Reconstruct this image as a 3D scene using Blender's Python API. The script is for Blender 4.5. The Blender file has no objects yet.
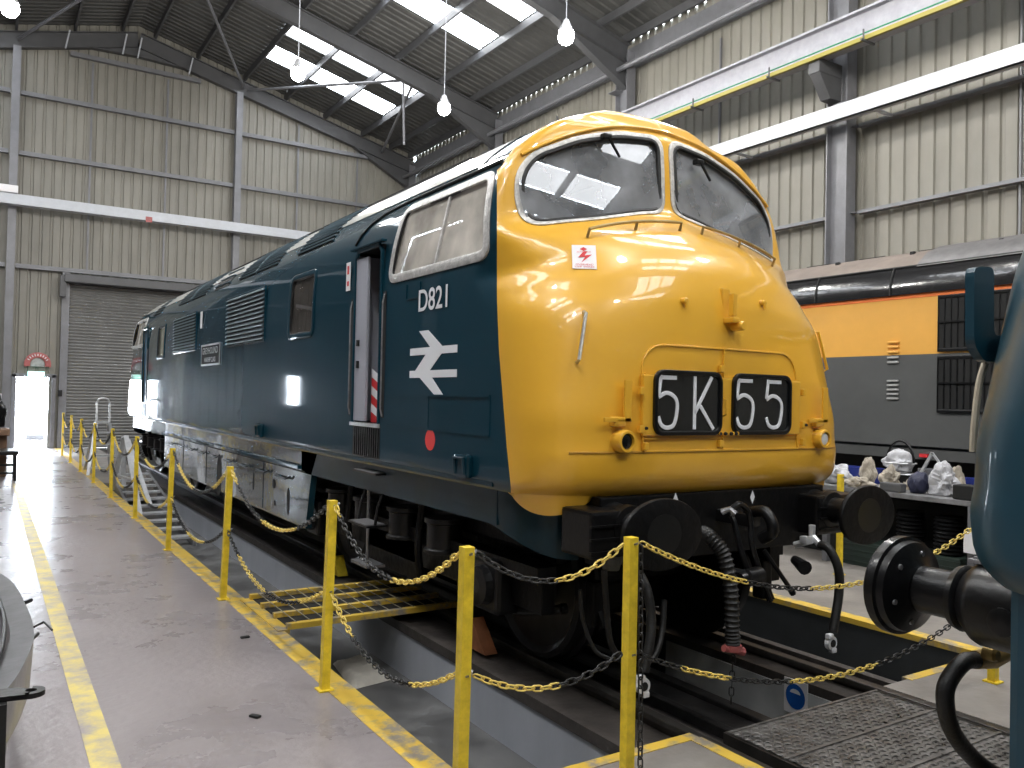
import bpy, bmesh, math, random
import numpy as np
from mathutils import Vector, Matrix, noise
from math import sin, cos, tan, pi, radians, sqrt
random.seed(7)
sc = bpy.context.scene
COL = sc.collection

# ------------------------------------------------------------------ camera, world, exposure
YAW, PITCH, ROLL, FPX = radians(32.6), radians(1.0), radians(1.24), 823.0
CP = Vector((-3.91, -3.21, 1.72))
cF = Vector((sin(YAW)*cos(PITCH), cos(YAW)*cos(PITCH), sin(PITCH)))
_R = Vector((cos(YAW), -sin(YAW), 0)); _U = _R.cross(cF)
cR = cos(ROLL)*_R + sin(ROLL)*_U
cU = -sin(ROLL)*_R + cos(ROLL)*_U
cam = bpy.data.objects.new('camera', bpy.data.cameras.new('camera'))
COL.objects.link(cam)
m3 = Matrix((cR, cU, -cF)).transposed()
cam.matrix_world = Matrix.Translation(CP) @ m3.to_4x4()
cam.data.sensor_width = 36; cam.data.lens = FPX/1024*36; cam.data.clip_end = 300
sc.camera = cam
def P(u, v, ax, val):
    """world point seen at a photograph pixel, on the plane axis = val"""
    d = cF + cR*((u-512)/FPX) + cU*((384-v)/FPX)
    return CP + d*((val-CP[ax])/d[ax])

w = bpy.data.worlds.new('overcast_sky'); sc.world = w; w.use_nodes = True
w.node_tree.nodes['Background'].inputs[0].default_value = (0.80, 0.90, 1.0, 1)
w.node_tree.nodes['Background'].inputs[1].default_value = 45.0
sc.view_settings.view_transform = 'Standard'; sc.view_settings.look = 'None'
sc.view_settings.gamma = 1; sc.view_settings.use_curve_mapping = False
sc.view_settings.exposure = 0.0
SKYLIGHT = 9.0
LAMP_W = 330.0
sun = bpy.data.objects.new('daylight_sun', bpy.data.lights.new('daylight_sun', 'SUN')); COL.objects.link(sun)
sun.data.energy = 12.0; sun.data.angle = radians(12); sun.data.color = (1, .97, .92)
sun.rotation_euler = (radians(-56), 0, radians(8))       # from beyond the far end wall, down through its open door

# ------------------------------------------------------------------ materials
MATS = {}
def mat(name, col, rough=.5, metal=0., coat=0., var=0., vscale=6., bump=0., bscale=40., emit=0., spec=.5, rvar=0., col2=None, stretch=(1,1,1), cut=None):
    if name in MATS: return MATS[name]
    m = bpy.data.materials.new(name); m.use_nodes = True; MATS[name] = m
    nt = m.node_tree; N = nt.nodes; L = nt.links; b = N['Principled BSDF']
    c = (*col, 1)
    b.inputs['Base Color'].default_value = c; b.inputs['Roughness'].default_value = rough
    b.inputs['Metallic'].default_value = metal; b.inputs['Coat Weight'].default_value = coat
    b.inputs['Coat Roughness'].default_value = .04; b.inputs['Specular IOR Level'].default_value = spec
    tc = N.new('ShaderNodeTexCoord'); mp = N.new('ShaderNodeMapping'); mp.inputs['Scale'].default_value = stretch
    L.new(tc.outputs['Object'], mp.inputs[0])
    if var > 0 or col2 or rvar > 0:
        nz = N.new('ShaderNodeTexNoise'); nz.inputs['Scale'].default_value = vscale; nz.inputs['Detail'].default_value = 6
        nz.inputs['Roughness'].default_value = .65
        L.new(mp.outputs[0], nz.inputs['Vector'])
        if var > 0 or col2:
            r = N.new('ShaderNodeMapRange')
            lo, hi = cut if cut else (.3, .7)
            r.inputs[1].default_value = lo; r.inputs[2].default_value = hi
            L.new(nz.outputs['Fac'], r.inputs[0])
            mx = N.new('ShaderNodeMix'); mx.data_type = 'RGBA'
            mx.inputs[6].default_value = c if col2 else tuple([k*(1-var) for k in col]+[1])
            mx.inputs[7].default_value = (*col2, 1) if col2 else tuple([min(1, k*(1+var)) for k in col]+[1])
            L.new(r.outputs[0], mx.inputs[0]); L.new(mx.outputs[2], b.inputs['Base Color'])
        if rvar > 0:
            r2 = N.new('ShaderNodeMapRange'); r2.inputs[1].default_value = .3; r2.inputs[2].default_value = .7
            r2.inputs[3].default_value = max(.02, rough-rvar); r2.inputs[4].default_value = min(1, rough+rvar)
            L.new(nz.outputs['Fac'], r2.inputs[0]); L.new(r2.outputs[0], b.inputs['Roughness'])
    if bump > 0:
        n2 = N.new('ShaderNodeTexNoise'); n2.inputs['Scale'].default_value = bscale; n2.inputs['Detail'].default_value = 4
        L.new(mp.outputs[0], n2.inputs['Vector'])
        bp = N.new('ShaderNodeBump'); bp.inputs['Strength'].default_value = bump; bp.inputs['Distance'].default_value = .02
        L.new(n2.outputs['Fac'], bp.inputs['Height']); L.new(bp.outputs[0], b.inputs['Normal'])
        if coat > 0: L.new(bp.outputs[0], b.inputs['Coat Normal'])
    if emit > 0:
        b.inputs['Emission Color'].default_value = c; b.inputs['Emission Strength'].default_value = emit
    return m
def glassmat(name, tint, dirt_haze=0., dcol=(.5,.48,.44), gain=1.0):
    if name in MATS: return MATS[name]
    m = bpy.data.materials.new(name); m.use_nodes = True; MATS[name] = m
    nt = m.node_tree; N = nt.nodes; L = nt.links; N.remove(N['Principled BSDF'])
    out = N['Material Output']; t = N.new('ShaderNodeBsdfTransparent'); t.inputs[0].default_value = (*tint, 1)
    g = N.new('ShaderNodeBsdfGlossy'); g.inputs['Roughness'].default_value = .015
    fr = N.new('ShaderNodeFresnel'); ge = N.new('ShaderNodeNewGeometry'); mi = N.new('ShaderNodeMapRange'); mi.inputs[3].default_value = 1.5; mi.inputs[4].default_value = 1/1.5
    L.new(ge.outputs['Backfacing'], mi.inputs[0]); L.new(mi.outputs[0], fr.inputs[0])
    mu = N.new('ShaderNodeMath'); mu.operation = 'MULTIPLY'; mu.inputs[1].default_value = 1.7*gain; mu.use_clamp = True
    L.new(fr.outputs[0], mu.inputs[0])
    base = t.outputs[0]
    if dirt_haze > 0:
        d = N.new('ShaderNodeBsdfDiffuse'); d.inputs[0].default_value = (*dcol, 1)
        nz = N.new('ShaderNodeTexNoise'); nz.inputs['Scale'].default_value = 3.5; nz.inputs['Detail'].default_value = 5
        tc = N.new('ShaderNodeTexCoord'); L.new(tc.outputs['Object'], nz.inputs['Vector'])
        mr = N.new('ShaderNodeMapRange'); mr.inputs[1].default_value = .3; mr.inputs[2].default_value = .7
        mr.inputs[3].default_value = dirt_haze*.55; mr.inputs[4].default_value = min(1, dirt_haze*1.3)
        L.new(nz.outputs['Fac'], mr.inputs[0])
        mx = N.new('ShaderNodeMixShader'); L.new(mr.outputs[0], mx.inputs[0]); L.new(t.outputs[0], mx.inputs[1]); L.new(d.outputs[0], mx.inputs[2])
        base = mx.outputs[0]
    ms = N.new('ShaderNodeMixShader'); L.new(mu.outputs[0], ms.inputs[0]); L.new(base, ms.inputs[1]); L.new(g.outputs[0], ms.inputs[2])
    L.new(ms.outputs[0], out.inputs[0])
    return m

YEL = mat('golden_yellow_paint', (.80, .43, .035), .32, coat=.8, bump=.03, bscale=2.2)
BLU = mat('rail_blue_paint', (.0035, .034, .054), .45, coat=.8, bump=.02, bscale=2.0, spec=.05)
BLU2 = mat('dark_teal_paint', (.0045, .042, .066), .42, coat=.25, bump=.03, bscale=3)
BLK = mat('black_paint', (.005, .005, .0055), .34, coat=.1, var=.3, bump=.1, bscale=30, spec=.3)
BLKM = mat('matt_black', (.006, .006, .006), .75)
GRIME = mat('oily_black_frame', (.0035, .0035, .004), .45, var=.4, bump=.3, bscale=18, spec=.22)
RUB = mat('black_rubber', (.007, .007, .007), .5, bump=.2, bscale=60)
WHT = mat('white_paint', (.78, .79, .82), .5)
CHR = mat('polished_aluminium', (.72, .72, .72), .28, metal=.85, var=.15, vscale=30, bump=.2, bscale=50)
STL = mat('worn_steel', (.30, .30, .31), .38, metal=.6, var=.3, vscale=14, rvar=.12)
ALU = mat('aluminium', (.62, .63, .65), .38, metal=.5, var=.15, vscale=10)
RED = mat('signal_red', (.62, .03, .035), .4)
REDP = mat('faded_red', (.38, .10, .095), .5, var=.25)
GRYD = mat('pale_grey_door', (.36, .37, .42), .45)
INT = mat('cab_grey_interior', (.22, .23, .23), .6, var=.2)
FRM = mat('scuffed_silver_frame', (.55, .54, .52), .42, metal=.3, var=.3, vscale=22, bump=.25, bscale=40)
GLS = glassmat('windscreen_glass', (.72, .74, .76), .46, (.47, .49, .52), 1.15)  # diffuse veil on the windscreen stands in for pale reflections
GLD = glassmat('dusty_cab_glass', (.6, .58, .55), .78, (.78, .73, .65), 1.2)
GLB = glassmat('dim_window_glass', (.3, .28, .25), .85, (.10, .09, .08), 1.2)
GLC = glassmat('pale_window_glass', (.7, .72, .65), .8, (.55, .58, .48), 1.0)
SIGN = mat('sign_white', (.80, .78, .79), .45)
BRS = mat('old_brass', (.36, .25, .09), .4, metal=.6, var=.3, vscale=30)
PYEL = mat('post_yellow', (.85, .60, .035), .45, var=.22, vscale=14, bump=.15, bscale=30)
CYEL = mat('chain_yellow', (.80, .60, .14), .45)
CBLK = mat('chain_black', (.02, .02, .02), .4)
GRM = mat('galvanised_grey', (.17, .172, .185), .45, metal=.15, var=.15, vscale=3)
GRD = mat('dark_steel_grey', (.075, .076, .08), .5, var=.15, vscale=2)
WBM = mat('white_beam_paint', (.48, .50, .54), .4, var=.06)
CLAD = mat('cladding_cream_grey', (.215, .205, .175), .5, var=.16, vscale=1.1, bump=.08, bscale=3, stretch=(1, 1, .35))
CLADD = mat('cladding_dark_unseen', (.022, .022, .022), .6, var=.3, vscale=.4)  # unseen walls given a dark colour so the bodyside reflects dark
ROOFM = mat('roof_lining_grey', (.075, .075, .072), .6, var=.22, vscale=1.5)
SHUT = mat('shutter_grey', (.20, .20, .195), .45, metal=.1, var=.12, vscale=2)
CONC = mat('concrete_floor', (.26, .232, .235), .30, var=.13, vscale=.9, rvar=.10, bump=.22, bscale=14)
CONR = mat('dusty_concrete', (.225, .205, .185), .55, var=.28, vscale=1.8, bump=.15, bscale=20)
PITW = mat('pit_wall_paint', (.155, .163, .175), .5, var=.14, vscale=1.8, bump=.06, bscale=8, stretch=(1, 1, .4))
PITD = mat('dark_pit_tone', (.030, .034, .037), .55, var=.25, vscale=2)
PITF = mat('aisle_floor_grime', (.10, .10, .10), .5, var=.5, vscale=3, rvar=.2)
EDGE = mat('worn_yellow_edge', (.70, .47, .06), .5, col2=(.27, .24, .20), vscale=6, cut=(.47, .62), bump=.1, bscale=20)
LINE = mat('worn_yellow_line', (.62, .50, .13), .5, col2=(.27, .24, .24), vscale=5, cut=(.40, .66))
CHQ = mat('chequer_plate', (.22, .21, .20), .38, metal=.5, var=.45, vscale=9, rvar=.15)
RLED = mat('oily_timber_ledge', (.045, .038, .034), .55, var=.5, vscale=4, bump=.35, bscale=12)
RAILM = mat('rail_steel', (.07, .065, .06), .35, metal=.6, var=.3, vscale=8)
ORG = mat('engine_orange', (.78, .40, .075), .42, coat=.2, var=.06, vscale=2, bump=.05, bscale=2)
ORGD = mat('stripe_orange', (.75, .17, .03), .45)
GRL = mat('engine_grey', (.085, .087, .086), .5, var=.12, vscale=1.6)
BRF = mat('gloss_black_roof', (.012, .012, .013), .16, coat=.6, bump=.25, bscale=3)
BTP = mat('dusty_roof_top', (.15, .12, .10), .7, var=.25, vscale=2)

# ------------------------------------------------------------------ mesh helpers
class MB:
    def __init__(s): s.bm = bmesh.new(); s.mi = 0
    def face(s, vs):
        try:
            f = s.bm.faces.new(vs); f.material_index = s.mi; return f
        except ValueError: return None
    def verts(s, pts): return [s.bm.verts.new(Vector(p)) for p in pts]
    def poly(s, pts): return s.face(s.verts(pts))
    def box(s, c, d, rz=0., rx=0., ry=0., bev=0.):
        M = Matrix.Translation(Vector(c)) @ Matrix.Rotation(rz, 4, 'Z') @ Matrix.Rotation(ry, 4, 'Y') @ Matrix.Rotation(rx, 4, 'X')
        h = [k/2 for k in d]
        b = bmesh.new(); bmesh.ops.create_cube(b, size=1)
        for v in b.verts: v.co = Vector((v.co.x*d[0], v.co.y*d[1], v.co.z*d[2]))
        if bev > 0: bmesh.ops.bevel(b, geom=b.edges[:], offset=min(bev, min(h)*.9), segments=2, affect='EDGES', profile=.6)
        s.merge(b, M); return s
    def merge(s, b, M=None):
        mp = {}
        for v in b.verts: mp[v] = s.bm.verts.new(M @ v.co if M else v.co)
        for f in b.faces: s.face([mp[v] for v in f.verts])
        b.free()
    def bb(s, lo, hi, bev=0.):
        lo = Vector(lo); hi = Vector(hi); return s.box((lo+hi)/2, hi-lo, bev=bev)
    def tube(s, pts, r, n=8, caps=True, closed=False):
        pts = [Vector(p) for p in pts]; m = len(pts); rings = []
        rr = r if isinstance(r, (list, tuple)) else [r]*m
        up = None
        for i, p in enumerate(pts):
            if closed: t = pts[(i+1) % m]-pts[i-1]
            else: t = pts[min(i+1, m-1)]-pts[max(i-1, 0)]
            t.normalize()
            if up is None:
                up = Vector((0, 0, 1)) if abs(t.z) < .9 else Vector((1, 0, 0))
            a = t.cross(up).normalized(); up = a.cross(t).normalized()
            rings.append(s.verts([p+(a*cos(2*pi*k/n)+up*sin(2*pi*k/n))*rr[i] for k in range(n)]))
        for i in range(m if closed else m-1):
            A, B = rings[i], rings[(i+1) % m]
            for k in range(n): s.face([A[k], A[(k+1) % n], B[(k+1) % n], B[k]])
        if caps and not closed: s.face(rings[0][::-1]); s.face(rings[-1])
        return s
    def bar(s, a, b, wd, ht):
        a = Vector(a); b = Vector(b); t = (b-a).normalized()
        up = Vector((0, 0, 1)) if abs(t.z) < .95 else Vector((0, 1, 0))
        x = t.cross(up).normalized(); y = x.cross(t).normalized()
        q = []
        for p in (a, b): q.append(s.verts([p+x*i*wd/2+y*j*ht/2 for i, j in ((-1, -1), (1, -1), (1, 1), (-1, 1))]))
        for k in range(4): s.face([q[0][k], q[0][(k+1) % 4], q[1][(k+1) % 4], q[1][k]])
        s.face(q[0][::-1]); s.face(q[1]); return s
    def ibeam(s, a, b, dep, wid, tf=.02, tw=.02):
        a = Vector(a); b = Vector(b); t = (b-a).normalized()
        up = Vector((0, 0, 1)) if abs(t.z) < .95 else Vector((0, 1, 0))
        x = t.cross(up).normalized(); y = x.cross(t).normalized()
        s.bar(a+y*(dep/2-tf/2), b+y*(dep/2-tf/2), wid, tf); s.bar(a-y*(dep/2-tf/2), b-y*(dep/2-tf/2), wid, tf)
        s.bar(a, b, tw, dep-2*tf); return s
    def lathe(s, o, ax, prof, n=24, sx=1., sz=1.):
        """prof = [(dist along axis, radius)]; sx widens the ring sideways (ovals)"""
        o = Vector(o); ax = Vector(ax).normalized()
        up = Vector((0, 0, 1)) if abs(ax.z) < .9 else Vector((0, 1, 0))
        x = ax.cross(up).normalized(); y = x.cross(ax).normalized(); R = []
        for d, r in prof:
            R.append(s.verts([o+ax*d+x*cos(2*pi*k/n)*r*sx+y*sin(2*pi*k/n)*r*sz for k in range(n)]))
        for A, B in zip(R, R[1:]):
            for k in range(n): s.face([A[k], A[(k+1) % n], B[(k+1) % n], B[k]])
        s.face(R[0][::-1]); s.face(R[-1]); return s
    def prism(s, pts, d):
        """closed outline pts extruded by vector d"""
        d = Vector(d); A = s.verts(pts); B = s.verts([Vector(p)+d for p in pts]); n = len(A)
        s.face(A[::-1]); s.face(B)
        for k in range(n): s.face([A[k], A[(k+1) % n], B[(k+1) % n], B[k]])
        return s
    def ribbon(s, pts, nrm, wd, ht, closed=True):
        """flat strip following a path on a surface"""
        pts = [Vector(p) for p in pts]; m = len(pts); Q = []
        for i, p in enumerate(pts):
            if closed: t = pts[(i+1) % m]-pts[i-1]
            else: t = pts[min(i+1, m-1)]-pts[max(i-1, 0)]
            t.normalize(); nn = Vector(nrm[i]).normalized(); b = nn.cross(t).normalized()
            Q.append(s.verts([p-b*wd/2-nn*ht*.6, p-b*wd/2+nn*ht*.7, p-b*wd*.3+nn*ht, p+b*wd*.3+nn*ht, p+b*wd/2+nn*ht*.7, p+b*wd/2-nn*ht*.6]))
        for i in range(m if closed else m-1):
            A, B = Q[i], Q[(i+1) % m]
            for k in range(6): s.face([A[k], A[(k+1) % 6], B[(k+1) % 6], B[k]])
        if not closed: s.face(Q[0][::-1]); s.face(Q[-1])
        return s
    def blob(s, c, d, amp=.3, sc_=3., seed=0, sub=4, flat=True):
        b = bmesh.new(); bmesh.ops.create_icosphere(b, subdivisions=sub, radius=.5)
        for v in b.verts:
            q = v.co.copy(); k = 1+amp*noise.noise(q*sc_+Vector((seed*3.1, seed, 0)))*2+amp*.55*(.35-abs(noise.noise(q*sc_*2.2+Vector((seed, 0, 5)))))*1.6+amp*.22*noise.noise(q*sc_*5+Vector((0, seed, 5)))
            v.co *= k; v.co = Vector((v.co.x*d[0], v.co.y*d[1], v.co.z*d[2]))
            if flat: v.co.z = max(v.co.z, -d[2]*.35)
        s.merge(b, Matrix.Translation(Vector(c))); return s
    def build(s, name, m, parent=None, smooth=False, ang=35):
        off = Vector((0, 0, 0)); p = parent
        while p: off += p.location; p = p.parent
        bmesh.ops.recalc_face_normals(s.bm, faces=s.bm.faces)
        for v in s.bm.verts: v.co -= off
        me = bpy.data.meshes.new(name); s.bm.to_mesh(me); s.bm.free()
        for q in (m if isinstance(m, (list, tuple)) else [m]): me.materials.append(q)
        o = bpy.data.objects.new(name, me); COL.objects.link(o)
        if parent: o.parent = parent
        if smooth:
            me.shade_smooth()
            if ang < 180: me.set_sharp_from_angle(angle=radians(ang))
        return o
def empty(name, loc, label, cat, group=None):
    o = bpy.data.objects.new(name, None); COL.objects.link(o); o.location = loc; o.empty_display_size = .1
    return tag(o, label, cat, group)
def tag(o, label=None, cat=None, group=None, kind=None):
    if label: o['label'] = label
    if cat: o['category'] = cat
    if group: o['group'] = group
    if kind: o['kind'] = kind
    return o
def copy_tree(o, loc, label, parent=None):
    c = o.copy(); COL.objects.link(c)
    if parent: c.parent = parent
    else: c.location = loc; c['label'] = label
    for ch in o.children: copy_tree(ch, None, None, c)
    return c
def struct(o): o['kind'] = 'structure'; return o
def bez(pts, n=24):
    """smooth path through points (Catmull-Rom)"""
    P_ = [Vector(p) for p in pts]; P_ = [2*P_[0]-P_[1]]+P_+[2*P_[-1]-P_[-2]]; out = []
    k = len(P_)-3; per = max(2, n//k)
    for i in range(k):
        a, b, c, d = P_[i:i+4]
        for j in range(per+(1 if i == k-1 else 0)):
            t = j/per
            out.append(.5*((2*b)+(c-a)*t+(2*a-5*b+4*c-d)*t*t+(3*b-a-3*c+d)*t**3))
    return out
def rrect(x0, x1, z0, z1, r, n=5):
    out = []
    for cx, cz, a in ((x1-r, z1-r, 0), (x0+r, z1-r, 90), (x0+r, z0+r, 180), (x1-r, z0+r, 270)):
        for k in range(n+1):
            t = radians(a+90*k/n); out.append((cx+r*cos(t), cz+r*sin(t)))
    return out
def densify(pts, st=.03):
    out = []; m = len(pts)
    for i in range(m):
        a = Vector(pts[i]); b = Vector(pts[(i+1) % m]); k = max(1, int((b-a).length/st))
        for j in range(k): out.append(a.lerp(b, j/k))
    return out
def roundpoly(pts, r=.06, n=5):
    """round the corners of a 2-D outline"""
    out = []; m = len(pts)
    for i in range(m):
        a, b, c = Vector(pts[i-1]), Vector(pts[i]), Vector(pts[(i+1) % m])
        rr = min(r, (a-b).length*.45, (c-b).length*.45); p = b+(a-b).normalized()*rr; q = b+(c-b).normalized()*rr
        for k in range(n+1):
            t = k/n; out.append((1-t)**2*p+2*t*(1-t)*b+t*t*q)
    return out
def inpoly(x, y, poly):
    r = False; n = len(poly); j = n-1
    for i in range(n):
        xi, yi = poly[i][0], poly[i][1]; xj, yj = poly[j][0], poly[j][1]
        if (yi > y) != (yj > y) and x < (xj-xi)*(y-yi)/(yj-yi)+xi: r = not r
        j = i
    return r
def text_mesh(txt, size, ext=.0, bold=0.0, xs=1.0):
    """list of (polygons as 2-D points) of a text, origin at its lower left"""
    cu = bpy.data.curves.new('lettering', 'FONT'); cu.body = txt; cu.size = size; cu.offset = bold
    o = bpy.data.objects.new('lettering', cu); COL.objects.link(o)
    dg = bpy.context.evaluated_depsgraph_get(); me = bpy.data.meshes.new_from_object(o.evaluated_get(dg))
    V = [(v.co.x, v.co.y) for v in me.vertices]
    x0 = min(v[0] for v in V); y0 = min(v[1] for v in V); x1 = max(v[0] for v in V); y1 = max(v[1] for v in V)
    F = [[((V[i][0]-x0)*xs, V[i][1]-y0) for i in p.vertices] for p in me.polygons]
    bpy.data.objects.remove(o); bpy.data.curves.remove(cu); bpy.data.meshes.remove(me)
    return F, (x1-x0)*xs, y1-y0
def put_text(mb, txt, O, U, V, width, height, bold=0.0, th=.002):
    F, w_, h_ = text_mesh(txt, 1.0, bold=bold)
    O, U, V = Vector(O), Vector(U).normalized(), Vector(V).normalized(); n = U.cross(V)*th
    for f in F: mb.poly([O+U*(p[0]*width/w_)+V*(p[1]*height/h_)+n for p in f])

# ------------------------------------------------------------------ building shell
XL, XR, YF, YN = -9.6, 9.0, 23.85, -12.0
RX = -.3
def roofz(x): return 12.75-.25*abs(x-RX)
FRAMES = [23.7, 17.8, 11.85, 5.93, 0.0, -5.95, -11.8]

# floor: walkway slab, crossing slab, right floor, aisle floors, pit floor
def slab(mb, x0, x1, y0, y1, z=0., t=.3): mb.bb((x0, y0, z-t), (x1, y1, z))
mb = MB(); slab(mb, XL, -2.05, YN, 33)
mb.build('floor', CONC)['kind'] = 'structure'
YE = -.17                                       # where the open pit meets the crossing
mb = MB(); slab(mb, -2.05, -.76, YN, YE); slab(mb, .79, 2.05, YN, YE); slab(mb, 2.05, XR, YN, YF); slab(mb, -2.05, -1.11, 13.6, YF)
mb.build('floor', CONR)['kind'] = 'structure'
mb = MB(); slab(mb, -2.05, -1.08, YE, YF, -.46, .1); slab(mb, 1.0, 2.05, YE, YF, -.5, .1); slab(mb, XL, XR, YN, YF, -1.25, .1); mb.bb((-2.1, YF-.02, -1.5), (2.1, YF+.1, -.004)); mb.bb((-2.1, YN-.1, -1.5), (2.1, YN+.02, -.31))
mb.build('floor', PITF)['kind'] = 'structure'
mb = MB()
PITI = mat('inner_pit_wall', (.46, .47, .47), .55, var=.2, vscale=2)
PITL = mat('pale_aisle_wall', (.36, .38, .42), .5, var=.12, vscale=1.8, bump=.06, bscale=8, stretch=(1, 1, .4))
# walls carrying the rails (left and right of the centre pit)
mb.bb((-1.10, YE+.01, -1.25), (-.70, YF, -.12)); struct(mb.build('trim_1', PITL)); mb = MB(); mb.bb((-.70, YE+.01, -1.25), (-.56, YF, -.12)); mb.bb((-1.28, YN, -1.25), (-.56, YE, -.31)); mb.bb((.56, YE+.01, -1.25), (1.0, 1.5, -.12)); mb2 = MB(); mb2.bb((.56, 1.5, -1.25), (1.0, YF, -.12)); struct(mb2.build('trim_9', PITD)); mb.bb((.56, YN, -1.25), (1.0, YE, -.31))  # right inner wall turns dark past the opening: loco's shade put into its colour
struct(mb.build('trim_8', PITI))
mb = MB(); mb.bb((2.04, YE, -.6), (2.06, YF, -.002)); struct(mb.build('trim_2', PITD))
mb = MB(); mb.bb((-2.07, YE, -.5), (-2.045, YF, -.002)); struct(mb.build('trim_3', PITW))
# ledges beside the rails
mb = MB(); mb.bb((-1.09, YE+.01, -.119), (-.57, YF, -.075)); mb.bb((.57, YE+.01, -.119), (.99, YF, -.06))
mb.bb((-1.11, YE+.01, -.13), (-1.06, YF, -.06)); mb.bb((.96, YE+.01, -.13), (1.03, YF, -.03))
struct(mb.build('trim_4', RLED))
mb = MB(); mb.bb((-.56, YE+.01, -.25), (.0, YF, -.15)); mb.bb((-.40, YE+.01, -.16), (-.34, YF, -.09), bev=.01); mb.bb((-.06, YE+.01, -.2), (.03, YF, -.12), bev=.01)
struct(mb.build('trim_51', mat('oily_black_beam', (.02, .019, .019), .4, metal=.3, var=.5, vscale=6, bump=.2, bscale=10)))
for k, x in enumerate((-.7525, .7525)):
    mb = MB(); mb.bb((x-.035, YN, -.035), (x+.035, YF-.3, .0), bev=.008); mb.bb((x-.01, YN, -.12), (x+.01, YF-.3, -.03)); mb.bb((x-.07, YN, -.125), (x+.07, YF-.3, -.105))
    tag(mb.build('rail', RAILM), ('dark steel rail under the left wheels beside the walkway aisle', 'dark steel rail on the far right side of the pit')[k], 'rail', 'running rails over the pit')
mb = MB(); mb.bb((XL-.1, YN, -1.4), (XL, YF, 0)); mb.bb((XR, YN, -1.4), (XR+.1, YF, 0)); mb.bb((XL, YF-.01, -1.4), (XR, YF+.04, -.32)); mb.bb((XL, YN-.1, -1.4), (XR, YN, 0)); struct(mb.build('trim_52', PITD))  # skirt and full-width pit floor added below ground to stop sky light leaking in
# yellow edges
mb = MB(); mb.bb((-2.19, YE+.02, -.03), (-2.04, YF, .003)); mb.bb((-2.03, YE, -.05), (-.78, YE+.07, .004)); mb.bb((-.84, YN, -.02), (-.765, YE, .004)); struct(mb.build('trim_5', EDGE))
mb = MB(); mb.bb((2.03, YE+.02, -.04), (2.16, YF, .003)); mb.bb((1.05, YE-.03, -.04), (2.03, YE+.04, .003)); struct(mb.build('trim_6', EDGE))
mb = MB(); mb.bb((-3.46, -2.6, 0), (-3.34, 14, .003)); tag(mb.build('painted_line', LINE), kind='structure')

# corrugated walls
def corr_wall(name, axis, fixed, a, b, z0, ztop, inward, holes=(), m=CLAD, pitch=.26, dep=.035):
    mb = MB(); prof = []; t = a
    while t < b:
        for dt, dd in ((0, 0), (.17, 0), (.19, 1), (.24, 1)): prof.append((min(b, t+dt), dd))
        t += pitch
    prof.append((b, 0))
    cuts = sorted({z0}|{h[2] for h in holes}|{h[3] for h in holes})
    def pt(t, d, z): return (t, fixed-inward*dep*d, z) if axis == 'x' else (fixed-inward*dep*d, t, z)
    for (t0, d0), (t1, d1) in zip(prof, prof[1:]):
        if t1-t0 < 1e-6: continue
        tm = (t0+t1)/2; zs = cuts+[None]
        for za, zb in zip(zs, zs[1:]):
            za_ = za; zb0 = zb if zb is not None else ztop(t0); zb1 = zb if zb is not None else ztop(t1)
            zm = (za_+zb0)/2
            if any(h[0] < tm < h[1] and h[2] < zm < h[3] for h in holes): continue
            mb.poly([pt(t0, d0, za_), pt(t1, d1, za_), pt(t1, d1, zb1), pt(t0, d0, zb0)])
    return struct(mb.build(name, m))
SH0, SH1, SHT = -1.95, 3.3, 5.05                           # roller shutter opening
corr_wall('wall_far', 'x', YF, -3.95, XR, 0, lambda x: roofz(x)+.035, -1, holes=[(-3.2, -2.31, 0, 2.03), (SH0, SH1, 0, SHT)])
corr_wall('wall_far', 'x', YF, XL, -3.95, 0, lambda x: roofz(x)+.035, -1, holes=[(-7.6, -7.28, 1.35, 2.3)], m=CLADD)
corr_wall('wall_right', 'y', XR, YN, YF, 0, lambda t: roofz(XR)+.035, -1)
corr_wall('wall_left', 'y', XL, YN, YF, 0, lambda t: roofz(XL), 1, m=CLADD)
corr_wall('wall_near', 'x', YN, XL, XR, 0, roofz, 1)
# roof with skylights (corrugated, ridges run down the slope)
SKY = []
for fy in FRAMES[1:]:
    for o in ((1.2, 3.1) if fy > 17 else (.85, 2.8)): SKY.append((fy+o, fy+o+.92))
mb = MB(); sk = MB(); t = YN; pr = []
while t < YF:
    for dt, dd in ((0, 0), (.12, 0), (.15, 1), (.22, 1)): pr.append((t+dt, dd))
    t += .25
pr.append((YF, 0))
XS = [XL, -7.4, -3.5, RX, 2.9, 6.87, XR]
for (t0, d0), (t1, d1) in zip(pr, pr[1:]):
    tm = (t0+t1)/2; sky = any(a < tm < b for a, b in SKY)
    for i in range(6):
        x0, x1 = XS[i], XS[i+1]; tgt = sk if (sky and i in (1, 4)) else mb
        tgt.poly([(x0, t0, roofz(x0)+d0*.03), (x1, t0, roofz(x1)+d0*.03), (x1, t1, roofz(x1)+d1*.03), (x0, t1, roofz(x0)+d1*.03)])
struct(mb.build('ceiling', ROOFM))
sk.bm.free()
k = 0
SKM = mat('translucent_skylight', (.93, .96, 1.0), .5, emit=SKYLIGHT)
for a, b in SKY:
    for x0, x1 in ((2.9, 6.87), (-7.4, -3.5)):  # left-slope panels are added for light, none is in view
        k += 1; mb = MB(); n = 8
        for i in range(n):
            t0 = a+(b-a)*i/n; t1 = a+(b-a)*(i+1)/n; d0 = (i % 2)*.02; d1 = ((i+1) % 2)*.02
            mb.poly([(x0, t0, roofz(x0)+d0), (x1, t0, roofz(x1)+d0), (x1, t1, roofz(x1)+d1), (x0, t1, roofz(x0)+d1)])
        struct(mb.build('window_%d' % k, SKM))
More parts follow.
